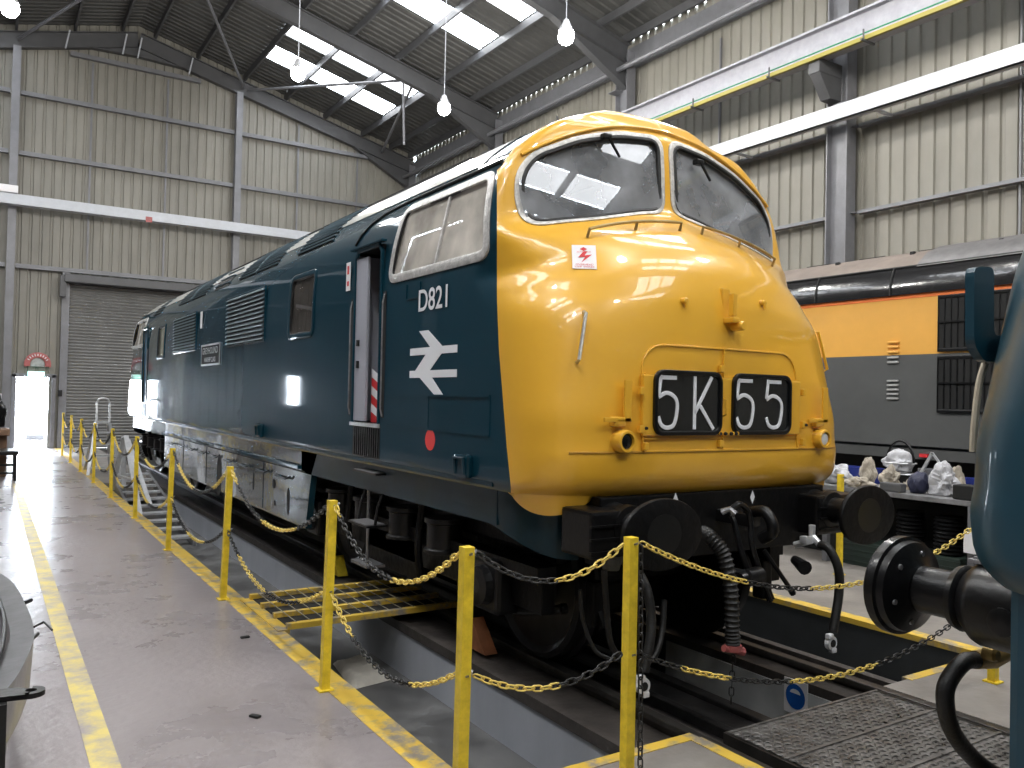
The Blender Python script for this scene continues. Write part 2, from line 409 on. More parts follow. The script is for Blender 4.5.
# purlins
PUR = [1.4, 2.85, 4.2, 5.55, 6.92, 8.0, 8.75]
mb = MB()
for x in PUR:
    for q in (x, 2*RX-x): mb.bar((q, YN, roofz(q)-.12), (q, YF, roofz(q)-.12), .06, .2)
for q in (-.75, .15): mb.bar((q, YN, roofz(q)-.12), (q, YF, roofz(q)-.12), .06, .2)
struct(mb.build('trim_7', GRD))
# portal frames: rafters with haunches, columns
for i, y in enumerate(FRAMES):
    mb = MB()
    for sgn, xe in ((1, XR-.25), (-1, XL+.25)):
        a = Vector((RX, y, roofz(RX)-.50)); b = Vector((xe, y, roofz(xe)-.50))
        mb.ibeam(a, b, .46, .2, .02, .015)
        h = Vector((xe-sgn*2.2, y, roofz(xe-sgn*2.2)-.72)); e = Vector((xe, y, roofz(xe)-1.35)); q = Vector((xe, y, roofz(xe)-.7))
        mb.prism([h+Vector((0, -.01, 0)), e+Vector((0, -.01, 0)), q+Vector((0, -.01, 0))], (0, .02, 0))
        mb.bar(h, e, .2, .025)
        r = Vector((RX, y, roofz(RX)-.72)); r2 = Vector((RX+sgn*1.3, y, roofz(RX+sgn*1.3)-.72))
        mb.prism([r-Vector((0, .01, .0)), r-Vector((0, .01, .28)), r2-Vector((0, .01, 0))], (0, .02, 0)); mb.bar(r-Vector((0, 0, .28)), r2, .2, .02)
    struct(mb.build('trim_%d' % (10+i), GRD))
    mb = MB()
    for xe in (XR-.25, XL+.25): mb.ibeam((xe, y, 0), (xe, y, roofz(xe)-.5), .42, .26, .025, .02); mb.bb((xe-.3*(1 if xe > 0 else -1)-.12, y-.14, roofz(xe)-1.5), (xe-.3*(1 if xe > 0 else -1)+.12, y+.14, roofz(xe)-1.48))
    struct(mb.build('trim_%d' % (20+i), GRM))
# end wall columns, girts, flashing
mb = MB()
for x in (-3.42, 2.68): mb.ibeam((x, YF-.2, 0), (x, YF-.2, roofz(x)-.7), .22, .2, .02, .015)
for x in (-3.25, -2.26): mb.bb((x-.05, YF-.12, 0), (x+.05, YF-.04, 2.1))
mb.bb((-3.3, YF-.12, 2.03), (-2.2, YF-.04, 2.13))
for x in (SH0-.08, SH1+.08): mb.bb((x-.1, YF-.16, 0), (x+.1, YF-.04, SHT+.1))
struct(mb.build('trim_30', GRM))
mb = MB()
for z in (5.12, 8.3, 10.0, 11.4):
    for x0, x1 in ((XL, -3.55), (-3.3, 2.56), (2.8, XR-.4)):
        lim = (12.75-.9-z)/.25
        x0 = max(x0, RX-lim); x1 = min(x1, RX+lim)
        if x1 > x0: mb.bar((x0, YF-.12, z), (x1, YF-.12, z), .14, .07); mb.bar((x0, YF-.19, z+.05), (x1, YF-.19, z+.05), .02, .06)
struct(mb.build('trim_31', GRM))
mb = MB()
for z in (2.6, 5.1, 6.62, 8.3):
    for a, b in zip(FRAMES, FRAMES[1:]):
        mb.bar((XR-.12, b+.3, z), (XR-.12, a-.3, z), .14, .06)
        mb.bar((XR-.2, b+.25, z), (XR-.2, b-.3, z-.01), .1, .02)
for a, b in zip(FRAMES, FRAMES[1:]):
    mb.tube([(XR-.5, b, 9.55), (XR-.5, a, 9.55)], .06, 8)
mb.bar((XR-.1, YN, 9.9), (XR-.1, YF, 9.9), .1, .5)
struct(mb.build('trim_32', GRM))
# vertical sag rods / joint strips on the walls
mb = MB()
for x in (P(90, 170, 1, YF-.1).x, P(166, 170, 1, YF-.1).x, P(297, 210, 1, YF-.1).x, P(357, 190, 1, YF-.1).x): mb.bar((x, YF-.07, 5.2), (x, YF-.07, min(roofz(x)-.8, 11.3)), .05, .03)
for y in (9.0, 14.9, 3.0): mb.bar((XR-.06, y, 2), (XR-.06, y, 9.4), .05, .03)
_p = P(403, 72, 1, 17.9); _q = P(404, 145, 1, 17.9); mb.tube([_p, _q], .035, 6)
struct(mb.build('trim_33', GRM))
# roof bracing between the last two frames
mb = MB()
for a, b in (((2.8, 23.6), (.1, 17.95)), ((2.95, 23.6), (6.0, 17.95)), ((-3.4, 23.6), (-.9, 17.95)), ((7.6, 23.6), (6.1, 17.95))):
    mb.tube([(a[0], a[1], roofz(a[0])-.5), (b[0], b[1], roofz(b[0])-.5)], .045, 8)
struct(mb.build('trim_34', GRM))
# short brackets hanging off the end rafter
mb = MB()
for u, v, l in ((70, 30, 16), (127, 34, 18), (142, 38, 18), (193, 58, 15), (290, 82, 10), (402, 112, 10)):
    p = P(u, v, 1, 23.45); mb.bar(p, p-Vector((.1, 0, l*.035)), .04, .04)
struct(mb.build('trim_35', WBM))
# roller shutter
mb = MB(); z = 0.
while z < SHT-.02:
    mb.poly([(SH0, YF+.02, z), (SH1, YF+.02, z), (SH1, YF-.012, z+.05), (SH0, YF-.012, z+.05)])
    mb.poly([(SH0, YF-.012, z+.05), (SH1, YF-.012, z+.05), (SH1, YF+.02, z+.092), (SH0, YF+.02, z+.092)]); z += .092
struct(mb.build('door_1', SHUT))
mb = MB(); mb.bb((SH0-.15, YF-.5, SHT-.28), (SH1+.15, YF-.05, SHT-.05), bev=.02); mb.bb((SH0-.25, YF-.45, SHT-.7), (SH0-.1, YF-.2, SHT-.1)); struct(mb.build('trim_36', GRD))
mb = MB(); mb.bb((-3.22, YF+.25, 0), (-3.17, YF+1.1, 2.0)); dr = struct(mb.build('door_2', GRYD))
# pale horizontal beam across the end wall
bm_ = MB(); bm_.bb((XL+.3, YF-.75, 6.75), (5.5, YF-.45, 7.03)); o = tag(bm_.build('crossbeam', WBM), 'long pale grey beam crossing the far end wall above the roller shutter', 'beam')
bm_ = MB(); _p = P(149, 219.5, 1, YF-.76); bm_.bb((_p.x-.09, YF-.765, _p.z-.08), (_p.x+.09, YF-.755, _p.z+.08)); o = tag(bm_.build('square_sign', REDP), 'small red square sign fixed to the pale end-wall beam', 'sign')
bm_ = MB(); bm_.bb((-3.95, YF-.77, 7.05), (-3.3, YF-.6, 7.26), bev=.02); tag(bm_.build('junction_box', SIGN), 'cream box on top of the end wall beam at its left end', 'box')
# crane runway beam (right) and white rail below it
e = empty('crane_runway_beam', (8.1, 5.9, 7.7), 'heavy grey crane runway beam with a yellow conductor rail below', 'beam')
mb = MB(); mb.bb((8.08, -6, 7.72), (8.12, 17.8, 8.2)); mb.bb((7.97, -6, 8.18), (8.23, 17.8, 8.22)); mb.bb((7.97, -6, 7.69), (8.23, 17.8, 7.72)); mb.build('girder', mat('pale_girder_grey', (.30, .30, .33), .45, var=.12), e)
mb = MB(); mb.bb((7.90, -6, 7.64), (7.96, 17.6, 7.71)); mb.build('conductor_rail', mat('dull_conductor_yellow', (.27, .23, .035), .5), e)
mb = MB(); mb.tube([(7.89, -6, 7.745), (7.89, 17.6, 7.745)], .012, 6); mb.build('green_cable', mat('green_plastic', (.02, .22, .10), .5), e)
for k in range(12):
    y = -4.6+k*1.9; mb = MB(); mb.bar((7.8, y, 7.62), (8.15, y, 7.62), .03, .03); mb.bar((7.86, y, 7.61), (7.86, y, 7.80), .02, .02); mb.build('hanger', GRD, e)
for y in FRAMES[1:6]: mb = MB(); mb.bb((7.98, y-.11, 7.45), (8.6, y+.11, 7.68)); mb.prism([(8.0, y-.1, 7.45), (8.6, y-.1, 7.45), (8.6, y-.1, 7.05), (8.3, y-.1, 7.05)], (0, .2, 0)); mb.build('corbel', GRD, e)
mb = MB(); mb.bb((8.26, -6, 6.61), (8.30, 23, 6.88)); mb.bb((8.26, -6, 6.61), (8.4, 23, 6.63))
for k in range(9): mb.bar((8.3, -4+k*3, 6.62), (8.9, -4+k*3, 6.62), .05, .04)
tag(mb.build('cable_trunking', WBM), 'long bright white beam along the right wall below the crane beam', 'beam')

# ------------------------------------------------------------------ high-bay lamps
LGM = mat('lamp_glow', (1, .98, .95), .5, emit=60)
def lamp(x, y, z, label):
    e = empty('high_bay_lamp', (x, y, z), label, 'lamp', 'high-bay lamps under the roof')
    mb = MB(); mb.lathe((x, y, z+.10), (0, 0, 1), [(0, .15), (.02, .14), (.12, .09), (.22, .05)], 20); mb.build('lamp_shade', ALU, e, True)
    mb = MB(); b = bmesh.new(); bmesh.ops.create_uvsphere(b, u_segments=16, v_segments=10, radius=.15); mb.merge(b, Matrix.Translation((x, y, z))); mb.build('bulb', LGM, e, True)
    mb = MB(); mb.tube([(x, y, z+.3), (x, y, roofz(x)-.15)], .010, 6); mb.build('cord', WBM, e)
    return e
def lamp_light(x, y, z):
    l = bpy.data.lights.new('high_bay_light', 'POINT'); l.energy = LAMP_W; l.shadow_soft_size = .22; l.color = (1, .97, .92)
    o = bpy.data.objects.new('high_bay_light', l); COL.objects.link(o); o.location = (x, y, z-.3)
lab = {0: 'lit high-bay lamp hanging nearest the top right, above the cab roof', 1: 'lit high-bay lamp hanging by the right wall haunch, lowest in view',
       2: 'lit high-bay lamp in front of the far skylights', 3: 'lit high-bay lamp in the top left corner of the hall'}
VIS = [P(566, 37, 2, 8.5), P(444, 109, 2, 8.5), P(298, 74, 2, 8.5), P(10, 9, 2, 8.5)]
for i, p in enumerate(VIS): lamp(p.x, p.y, p.z, lab[i]); lamp_light(p.x, p.y, p.z)
for p in ((5.0, 4.4), (.6, 4.4), (-3.7, 4.4), (5.0, -1), (.6, -1), (-3.7, -1), (-3.7, -6), (.6, -6), (.6, 9.16), (-3.7, 9.16)):
    lamp_light(p[0], p[1], 8.5); lamp(p[0], p[1], 8.5, 'lit high-bay lamp added out of view as fill light')  # extra lamps out of view, added to light the nose and hall

# ------------------------------------------------------------------ diesel locomotive body surface
def pchip(xs, ys):
    xs = np.array(xs, float); ys = np.array(ys, float); h = np.diff(xs); d = np.diff(ys)/h; m = np.zeros(len(xs))
    for i in range(1, len(xs)-1):
        if d[i-1]*d[i] > 0: m[i] = 2/(1/d[i-1]+1/d[i])
    m[0] = d[0]; m[-1] = d[-1]
    def f(x):
        x = np.clip(x, xs[0], xs[-1]); i = np.clip(np.searchsorted(xs, x)-1, 0, len(xs)-2)
        t = (x-xs[i])/h[i]
        return (2*t**3-3*t*t+1)*ys[i]+(t**3-2*t*t+t)*h[i]*m[i]+(-2*t**3+3*t*t)*ys[i+1]+(t**3-t*t)*h[i]*m[i+1]
    return f
TAB = [(1.17, .46, 0, .50, 4), (1.21, .42, 0, .50, 4), (1.28, .385, 0, .50, 4), (1.40, .375, 0, .50, 4), (1.46, .385, 0, .50, 4), (1.55, .39, 0, .5, 4), (1.8, .39, 0, .56, 3.4), (2.0, .392, 0, .64, 3.1),
       (2.3, .41, 0, .72, 2.7), (2.5, .455, 0, .78, 2.5), (2.65, .53, .02, .80, 2.5), (2.8, .68, .06, .52, 3.0), (2.9, .82, .085, .25, 4.5), (2.97, .92, .08, .13, 7),
       (3.05, .965, .075, .10, 8), (3.3, .985, .075, .10, 8), (3.52, 1.01, .075, .14, 6), (3.62, 1.06, .12, .22, 4), (3.70, 1.12, .08, .14, 3), (3.765, 1.32, 0, .03, 2)]
Z_ = [t[0] for t in TAB]
fy0, fV, fD, fn = [pchip(Z_, [t[k] for t in TAB]) for k in (1, 2, 3, 4)]
fW = pchip([1.17, 1.21, 1.23, 2.0, 2.5, 2.8, 2.95, 3.10, 3.20, 3.30, 3.40, 3.50, 3.60, 3.68, 3.73, 3.765],
           [1.325, 1.34, 1.345, 1.345, 1.342, 1.327, 1.305, 1.265, 1.212, 1.13, 1.02, .885, .69, .48, .29, .001])
fpaint = pchip([1.17, 1.22, 1.42, 1.71, 2.01, 2.31, 2.61, 2.91, 3.16, 3.5, 3.765], [.80, .82, .85, .90, .95, .99, 1.03, 1.12, 1.15, 1.27, 1.42])
def drop(z):
    """the waist crease falls towards the corners"""
    k = min(1, max(0, (z-2.15)/.35)); k = k*k*(3-2*k); k2 = min(1, max(0, (z-3.15)/.25)); k2 = k2*k2*(3-2*k2)
    return .145*k*(1-k2)
def front_y(x, z):
    W = float(fW(z)); a = min(1., abs(x)/W); zz = z+drop(z)*min(1.3, abs(x)/1.1)**2
    n = float(fn(zz)); return float(fy0(zz))+float(fV(zz))*abs(x)+float(fD(zz))*min(1, W/1.1)*(1-(max(0., 1-a**n))**(1/n))
LEN = 16.7
SEAM = 1.62
def half_curve(z, n1, n2):
    """plan curve at height z from the centre line, round the corner, to y=SEAM; n1 spans to the paint line, n2 beyond"""
    W = float(fW(z)); pts = []
    for k in range(241):
        x = W*sin(k/240*pi/2)**.55 if k else 0.
        pts.append((x, front_y(min(x, W*.99999), z)))
    yc = pts[-1][1]
    for k in range(1, 40): pts.append((W, yc+(SEAM-yc)*k/39))
    A = np.array(pts); s = np.concatenate([[0], np.cumsum(np.hypot(*np.diff(A, axis=0).T))])
    if z < 3.17:                                   # the paint edge is one straight upright line round the corner
        ut = float(np.interp(z, [1.2, 1.42, 1.71, 2.0, 2.3], [511, 507, 503, 499, 497])); i = 1
        for i in range(1, len(A)):
            q = Vector((-A[i, 0], A[i, 1], z))-CP
            if 512+FPX*q.dot(cR)/q.dot(cF) <= ut: break
        yp = None; q0 = Vector((-A[i-1, 0], A[i-1, 1], z))-CP; ua = 512+FPX*q0.dot(cR)/q0.dot(cF); ub = 512+FPX*q.dot(cR)/q.dot(cF); tt = min(1, max(0, (ua-ut)/max(1e-6, ua-ub)))
    else: yp = float(fpaint(z)); i = int(np.argmax(A[:, 1] >= yp))
    i = max(i, 1); t = tt if yp is None else (yp-A[i-1, 1])/max(1e-9, A[i, 1]-A[i-1, 1]); sp = s[i-1]+t*(s[i]-s[i-1])
    S = np.concatenate([np.linspace(0, sp, n1+1), np.linspace(sp, s[-1], n2+1)[1:]])
    return np.stack([np.interp(S, s, A[:, 0]), np.interp(S, s, A[:, 1])], 1)
LV = list(np.concatenate([[1.17, 1.19, 1.21, 1.23, 1.25, 1.28, 1.31, 1.34, 1.37, 1.40, 1.43, 1.46, 1.5], np.arange(1.54, 2.28, .04), np.arange(2.30, 3.20, .025), np.arange(3.20, 3.72, .02), [3.725, 3.735, 3.745, 3.755, 3.762, 3.765]]))
WIN_F = roundpoly([(.055, 3.02), (.05, 3.525), (.40, 3.495), (.72, 3.405), (1.05, 3.25), (1.15, 3.12), (1.165, 2.97), (1.12, 2.79), (.62, 2.885), (.3, 2.975)], .09)   # windscreen outline (x, z)
WIN_S = roundpoly([(1.13, 2.60), (1.20, 3.13), (2.46, 3.13), (2.56, 2.60)], .09)
WIN_R = roundpoly([(1.50, 2.60), (1.50, 3.10), (2.46, 3.10), (2.56, 2.60)], .09)                                     # cab side window (y, z)
WIN_B = roundpoly([(4.28, 2.28), (4.28, 2.88), (5.0, 2.88), (5.0, 2.28)], .08)
WIN_C = roundpoly([(11.9, 2.30), (11.9, 2.86), (12.55, 2.86), (12.55, 2.30)], .04)
DOOR = (2.70, 3.24, 1.50, 2.90); DOOR2 = (13.62, 14.12, 1.50, 2.90)
def shell(parent, blue, yellow, length=LEN, holes=True, tx=lambda v: v, far=True, nose_name='nose_panel', body_name='bodyside'):
    n1, n2 = 44, 26
    YS = sorted(set([round(SEAM+.045*k, 3) for k in range(1, 80) if SEAM+.045*k < 5.1]+[2.70, 3.24, 4.28, 5.0]+list(np.arange(5.2, length-SEAM-.1, .35))+([11.9, 12.55, 13.62, 14.12] if length > 15 else [])))
    rows = []
    for z in LV:
        h = half_curve(float(z), n1, n2); W = float(fW(z))
        r = [(x, y) for x, y in h]+[(W, y) for y in YS]
        r += [(x, length-y) for x, y in h[::-1]] if far else [(W, length)]
        rows.append(r)
    m = len(rows[0]); nfr = n1+n2+1; mats_ = {}
    TT = {}
    def T_(k):
        if k not in TT: TT[k] = (MB(), {})
        return TT[k]
    for sgn in (-1, 1):
        for j in range(len(LV)-1):
            zc = (LV[j]+LV[j+1])/2
            for i in range(m-1):
                q = [(j, i), (j, i+1), (j+1, i+1), (j+1, i)]
                cx = sum(rows[a][b][0] for a, b in q)/4; cy = sum(rows[a][b][1] for a, b in q)/4
                if holes:
                    if cy < 1.4 and i < n1 and inpoly(cx, zc, WIN_F): continue
                    if far and cy > length-1.4 and i > m-n1 and inpoly(cx, zc, WIN_F): continue
                    if i > n1-1 and (inpoly(cy, zc, WIN_S if sgn < 0 else WIN_R) or inpoly(cy, zc, WIN_B)): continue
                    if length > 15 and (inpoly(cy, zc, WIN_C) or inpoly(length-cy, zc, WIN_S)): continue
                    if sgn < 0 and any(d[0] < cy < d[1] and d[2] < zc < d[3] for d in ((DOOR, DOOR2) if length > 15 else (DOOR,))): continue
                yel = i < n1 or (far and i >= m-1-n1)
                T, vv = T_('nose' if yel and i < n1 else 'far' if yel else 'body'); f = []
                for a, b in q:
                    key = (a, b, sgn)
                    if key not in vv:
                        x, y = rows[a][b]; vv[key] = T.bm.verts.new(tx(Vector((sgn*x, y, LV[a]))))
                    f.append(vv[key])
                T.face(f)
    for k, (T, _) in TT.items():
        bmesh.ops.remove_doubles(T.bm, verts=T.bm.verts, dist=.0008)
        T.build(body_name if k == 'body' else nose_name, blue if k == 'body' else yellow, parent, True, 180)
def front_n(x, z, e=.01):
    p = Vector((x, front_y(x, z), z)); a = Vector((x+e, front_y(x+e, z), z))-p; b = Vector((x, front_y(x, z+e), z+e))-p
    return a.cross(b).normalized()*1.0 if a.cross(b).y < 0 else -a.cross(b).normalized()
def sideP(y, z, sgn=-1, off=0.): 
    W = float(fW(z)); dz = .02; dW = (float(fW(z+dz))-W)/dz; n = Vector((1, 0, -dW)).normalized()
    return Vector((sgn*(W+n.x*off), y, z+n.z*off)), Vector((sgn*n.x, 0, n.z))
def frame_ring(pts, nrm, wd, ht, name, m, parent): mb = MB(); mb.ribbon(pts, nrm, wd, ht); return mb.build(name, m, parent, True, 30)
def plane_fit(pts):
    c = sum(pts, Vector())/len(pts); A = np.array([list(p-c) for p in pts]); n = Vector(np.linalg.svd(A)[2][2]); return c, n
def flat_glass(pts, name, m, parent, inset=.0, into=(0, 1, 0)):
    c, n = plane_fit(pts)
    if n.dot(Vector(into)) < 0: n = -n
    mb = MB(); q = [p-n*(p-c).dot(n)+n*inset for p in pts]; mb.poly(q); return mb.build(name, m, parent)

loco = empty('diesel_locomotive', (0, 8.35, 0), 'blue diesel locomotive with yellow nose and headcode 5K55 standing over the pit', 'locomotive')
shell(loco, BLU, YEL)
LOC = loco
# windscreens: frame, rubber seal, pane, wiper
for sgn in (-1, 1):
    o2 = densify([(a[0], a[1]) if False else Vector((a[0], a[1])) for a in WIN_F], .035)
    pts = [Vector((sgn*p.x, front_y(p.x, p.y), p.y)) for p in o2]
    nr = [Vector((sgn*front_n(p.x, p.y).x, front_n(p.x, p.y).y, front_n(p.x, p.y).z)) for p in o2]
    ws = MB(); ws.ribbon(pts, nr, .052, .012); w_o = ws.build('windscreen_frame', FRM, loco, True, 30)
    c2 = Vector((.56, 3.13)); inn = [c2+(p-c2)*.955 for p in o2]
    pi2 = [Vector((sgn*p.x, front_y(p.x, p.y)-.006, p.y)) for p in inn]
    sl = MB(); sl.ribbon(pi2, nr, .026, .014); sl.build('rubber_seal', RUB, w_o, True)
    flat_glass([p+Vector((0, .012, 0)) for p in pts], 'glass_pane', GLS, w_o, .0)
# side windows
def side_window(outl, name, glass, fm, sgn=-1, wd=.05, split=None, mirror=False, ht=.012, seal=True):
    o2 = densify([Vector((a[0], a[1])) for a in outl], .05)
    if mirror: o2 = [Vector((LEN-p.x, p.y)) for p in o2][::-1]
    pn = [sideP(p.x, p.y, sgn, 0) for p in o2]; pts = [a for a, b in pn]; nr = [b for a, b in pn]
    mb = MB(); mb.ribbon(pts, nr, wd, ht); fo = mb.build(name, fm, loco, True, 30)
    c2 = sum(o2, Vector((0, 0)))/len(o2)
    if seal:
        k = .03; inn = [p+(c2-p).normalized()*k for p in o2]; mb = MB(); q = [sideP(p.x, p.y, sgn, -.004) for p in inn]
        mb.ribbon([a for a, b in q], [b for a, b in q], .016, .012); mb.build('rubber_seal', RUB, fo, True)
    gp = [p+Vector((-sgn*.012, 0, 0)) for p in pts]; c, n = plane_fit(gp)
    if split is None: flat_glass(gp, 'glass_pane', glass, fo)
    else:
        for k, (lo, hi) in enumerate(((-1e9, split), (split, 1e9))):
            def clip(P_, s_, val):
                out = []
                for i in range(len(P_)):
                    a, b = P_[i-1], P_[i]; fa = s_*(a.y-val+.13*(a.z-2.87)); fb = s_*(b.y-val+.13*(b.z-2.87))
                    if (fa < 0) != (fb < 0): out.append(a.lerp(b, fa/(fa-fb)))
                    if fb <= 0: out.append(b)
                return out
            q = [p-n*(p-c).dot(n) for p in gp]; q = clip(q, 1 if k == 0 else -1, split)
            mb = MB(); mb.poly([p+Vector((sgn*.006*k, 0, 0)) for p in q]); mb.build('sliding_pane', glass[k], fo)
        a = sideP(split+.03, 2.64, sgn, -.005)[0]; b = sideP(split-.035, 3.10, sgn, -.005)[0]
        mb = MB(); mb.bar(a, b, .014, .025); mb.build('centre_bar', FRM, fo)
    return fo
for sgn in (-1, 1):
    side_window(WIN_S if sgn < 0 else WIN_R, 'cab_side_window', (GLD, GLD), FRM, sgn, .065, split=1.80)
    side_window(WIN_B, 'engine_room_window', GLB, BLU, sgn, .05)
    side_window(WIN_C, 'engine_room_window', GLC, BLU, sgn, .04)
    side_window(WIN_S, 'cab_side_window', (GLD, GLD), FRM, sgn, .065, split=LEN-1.80, mirror=True)
# roof panel line and rain strips above the cab
mb = MB(); pts = []; nr = []
for k in range(40):
    z = 3.17+.375*sin(k/39*pi/2)**1; 
    x = float(fW(z)); pts.append(None)
pts = []; nr = []
for k in range(-30, 31):
    x = 1.13*k/30; z = 3.585-.345*(abs(x)/1.13)**2.1
    pts.append(Vector((x, front_y(x, z), z))); n = front_n(abs(x), z); nr.append(Vector((n.x*(1 if x > 0 else -1), n.y, n.z)))
mb.ribbon(pts, nr, .02, .022, closed=False); mb.build('visor_lip', YEL, loco, True, 60)
for sgn in (-1, 1):
    mb = MB(); q = [sideP(y, 3.205-.012*0, sgn, .004) for y in np.linspace(1.18, 2.3, 20)]
    mb.ribbon([a for a, b in q], [b for a, b in q], .022, .016, closed=False); mb.build('rain_gutter', BLKM, loco)
    mb = MB(); q = [sideP(y, z, sgn, .004) for y, z in ((2.3, 3.205), (2.6, 3.20), (2.9, 3.18), (3.12, 3.13), (3.28, 3.06), (3.36, 2.98))]
    mb.ribbon([a for a, b in q], [b for a, b in q], .014, .012, closed=False); mb.build('rain_strip', BLKM, loco)
# access door openings and recesses
def doorway(d, mirror):
    y0, y1, z0, z1 = d; X = -1.345
    mb = MB()                                            # vestibule walls
    mb.poly([(X+.02, y0, z0), (X+.9, y0, z0), (X+.9, y0, z1), (X+.02, y0, z1)]); mb.poly([(X+.02, y1, z0), (X+.9, y1, z0), (X+.9, y1, z1), (X+.02, y1, z1)])
    mb.poly([(X+.9, y0, z0), (X+.9, y1, z0), (X+.9, y1, z1), (X+.9, y0, z1)]); mb.poly([(X, y0, z1), (X+.9, y0, z1), (X+.9, y1, z1), (X, y1, z1)]); mb.poly([(X, y0, z0), (X+.9, y0, z0), (X+.9, y1, z0), (X, y1, z0)])
    mb.build('vestibule', BLKM, loco)
    mb = MB()
    if not mirror:
        mb.bb((X+.0, y1-.03, z0+.01), (X+.50, y1-.005, z1-.03)); mb.bb((X+.005, y1-.235, z0+.01), (X+.03, y1-.02, z1-.06), bev=.006)
        do = mb.build('access_door', GRYD, loco)
        mb = MB(); mb.bb((X-.012, y1-.10, 2.12), (X+.01, y1-.07, 2.17)); mb.bb((X-.012, y1-.10, 1.94), (X+.01, y1-.07, 2.0)); mb.build('door_lock', BLKM, do)
    else:
        mb.bb((X+.02, y0, z0), (X+.06, y1, z1), bev=.01); mb.build('access_door', mat('mid_blue_door', (.06, .12, .19), .4), loco)  # far access door, lighter blue than the bodyside
    mb = MB(); mb.ribbon([(X, y0, z0), (X, y0, z1-.06), (X, y0+.06, z1), (X, y1-.06, z1), (X, y1, z1-.06), (X, y1, z0)], [(-1, 0, 0)]*6, .035, .014, closed=False); mb.build('door_frame', BLU, loco)
    mb = MB(); mb.box((X-.012, (y0+y1)/2, z1+.02), (.05, y1-y0+.10, .02), bev=.005); mb.build('rain_lip', BLU, loco)
    mb = MB(); mb.bb((X-.02, y0-.02, z0-.03), (X+.1, y1+.02, z0), bev=.004); mb.build('door_sill', CHR, loco)
    for y in (y0-.065, y1+.055):
        hb = MB(); hb.bb((X-.003, y-.028, z0+.05), (X+.0, y+.028, z1-.38)); hr = hb.build('handrail_recess', BLKM, loco)
        hb = MB(); hb.tube([(X-.004, y, z0+.06), (X-.018, y, z0+.12), (X-.018, y, z1-.46), (X-.004, y, z1-.4)], .007, 8); hb.build('handrail', STL, hr, True)
    mb = MB(); mb.bb((X-.003, y0-.03, 1.23), (X, y1-.02, z0-.03)); rb = mb.build('step_recess', BLKM, loco)
    mb = MB()
    for k in range(12): y = y0-.01+k*(y1-y0-.02)/12; mb.bb((X-.010, y, 1.24), (X-.003, y+.018, z0-.035))
    mb.build('recess_rib', BLK, rb)
doorway(DOOR, False); doorway(DOOR2, True)
# side grilles
def grille(name, y0, y1, z0, z1, n, m=None, frame=True, parent=loco):
    X = -1.345; mb = MB(); mb.bb((X-.004, y0, z0), (X, y1, z1)); g = mb.build(name, BLKM, parent)
    mb = MB(); dz = (z1-z0)/n
    for k in range(n):
        z = z0+dz*k; mb.prism([(X-.004, y0+.01, z+dz*.98), (X-.004, y0+.01, z+dz*.70), (X-.030, y0+.01, z+dz*.22), (X-.032, y0+.01, z+dz*.40)], (0, y1-y0-.02, 0))
    mb.build('louvre', m or BLU, g)
    mb = MB(); mb.ribbon([(X, y0, z0), (X, y0, z1), (X, y1, z1), (X, y1, z0)], [(-1, 0, 0)]*4, .03, .012); mb.build('grille_frame', BLU, g)
LVM = mat('grille_blue_grey', (.10, .15, .18), .3, coat=.4)
grille('side_grille', 5.86, 7.52, 2.30, 2.89, 12, LVM); grille('side_grille', 9.36, 11.0, 2.33, 2.88, 12, LVM)
# roof grilles on the curved shoulder
def roof_grille(y0, y1, z0, z1, n, div=0):
    mb = MB(); S_ = 10
    for i in range(S_):
        za = z0+(z1-z0)*i/S_; zb = z0+(z1-z0)*(i+1)/S_; a, _ = sideP(y0, za, -1, .004); b, _ = sideP(y0, zb, -1, .004)
        mb.poly([a, b, b+Vector((0, y1-y0, 0)), a+Vector((0, y1-y0, 0))])
    g = mb.build('roof_grille', BLKM, loco); mb = MB()
    for k in range(n):
        z = z0+(z1-z0)*(k+.5)/n; a, nn = sideP(y0, z, -1, .012); mb.bar(a, a+Vector((0, y1-y0, 0)), .02, .012)
    for k in range(div): y = y0+(y1-y0)*(k+1)/(div+1); a, _ = sideP(y, z0, -1, .02); b, _ = sideP(y, z1, -1, .02); mb.bar(a, sideP(y, (z0+z1)/2, -1, .02)[0], .03, .02); mb.bar(sideP(y, (z0+z1)/2, -1, .02)[0], b, .03, .02)
    mb.build('louvre', LVM, g)
roof_grille(4.05, 5.05, 3.12, 3.50, 9); roof_grille(5.75, 7.35, 3.12, 3.50, 9, 1); roof_grille(7.9, 8.7, 3.12, 3.42, 3); roof_grille(9.2, 11.2, 3.12, 3.50, 9, 1); roof_grille(12.9, 13.6, 3.12, 3.45, 6)
RFG = mat('roof_reflection_grey', (.40, .40, .38), .35, coat=.3, var=.15, vscale=2)  # pale skylight reflections on the blue roof, put into the colour
mb = MB(); zs = list(np.linspace(3.26, 3.764, 30)); rows = []
prof = [(-float(fW(z))-.003, z+.004) for z in zs]; prof += [(-x, z) for x, z in prof[::-1]]
ys_ = [1.5]+list(np.arange(1.8, 15.0, .6))+[15.15]
for y in ys_: rows.append(mb.verts([(x, y, z) for x, z in prof]))
for A_, B_ in zip(rows, rows[1:]):
    for k in range(len(prof)-1): mb.face([A_[k], A_[k+1], B_[k+1], B_[k]])
mb.build('roof_reflection_panel', RFG, loco, True, 180)
for sgn in (-1, 1): mb = MB(); mb.bb((sgn*.62-.02, 2.6, 3.62), (sgn*.62+.02, 14.2, 3.675)); mb.build('roof_walkway_edge', BLKM, loco)
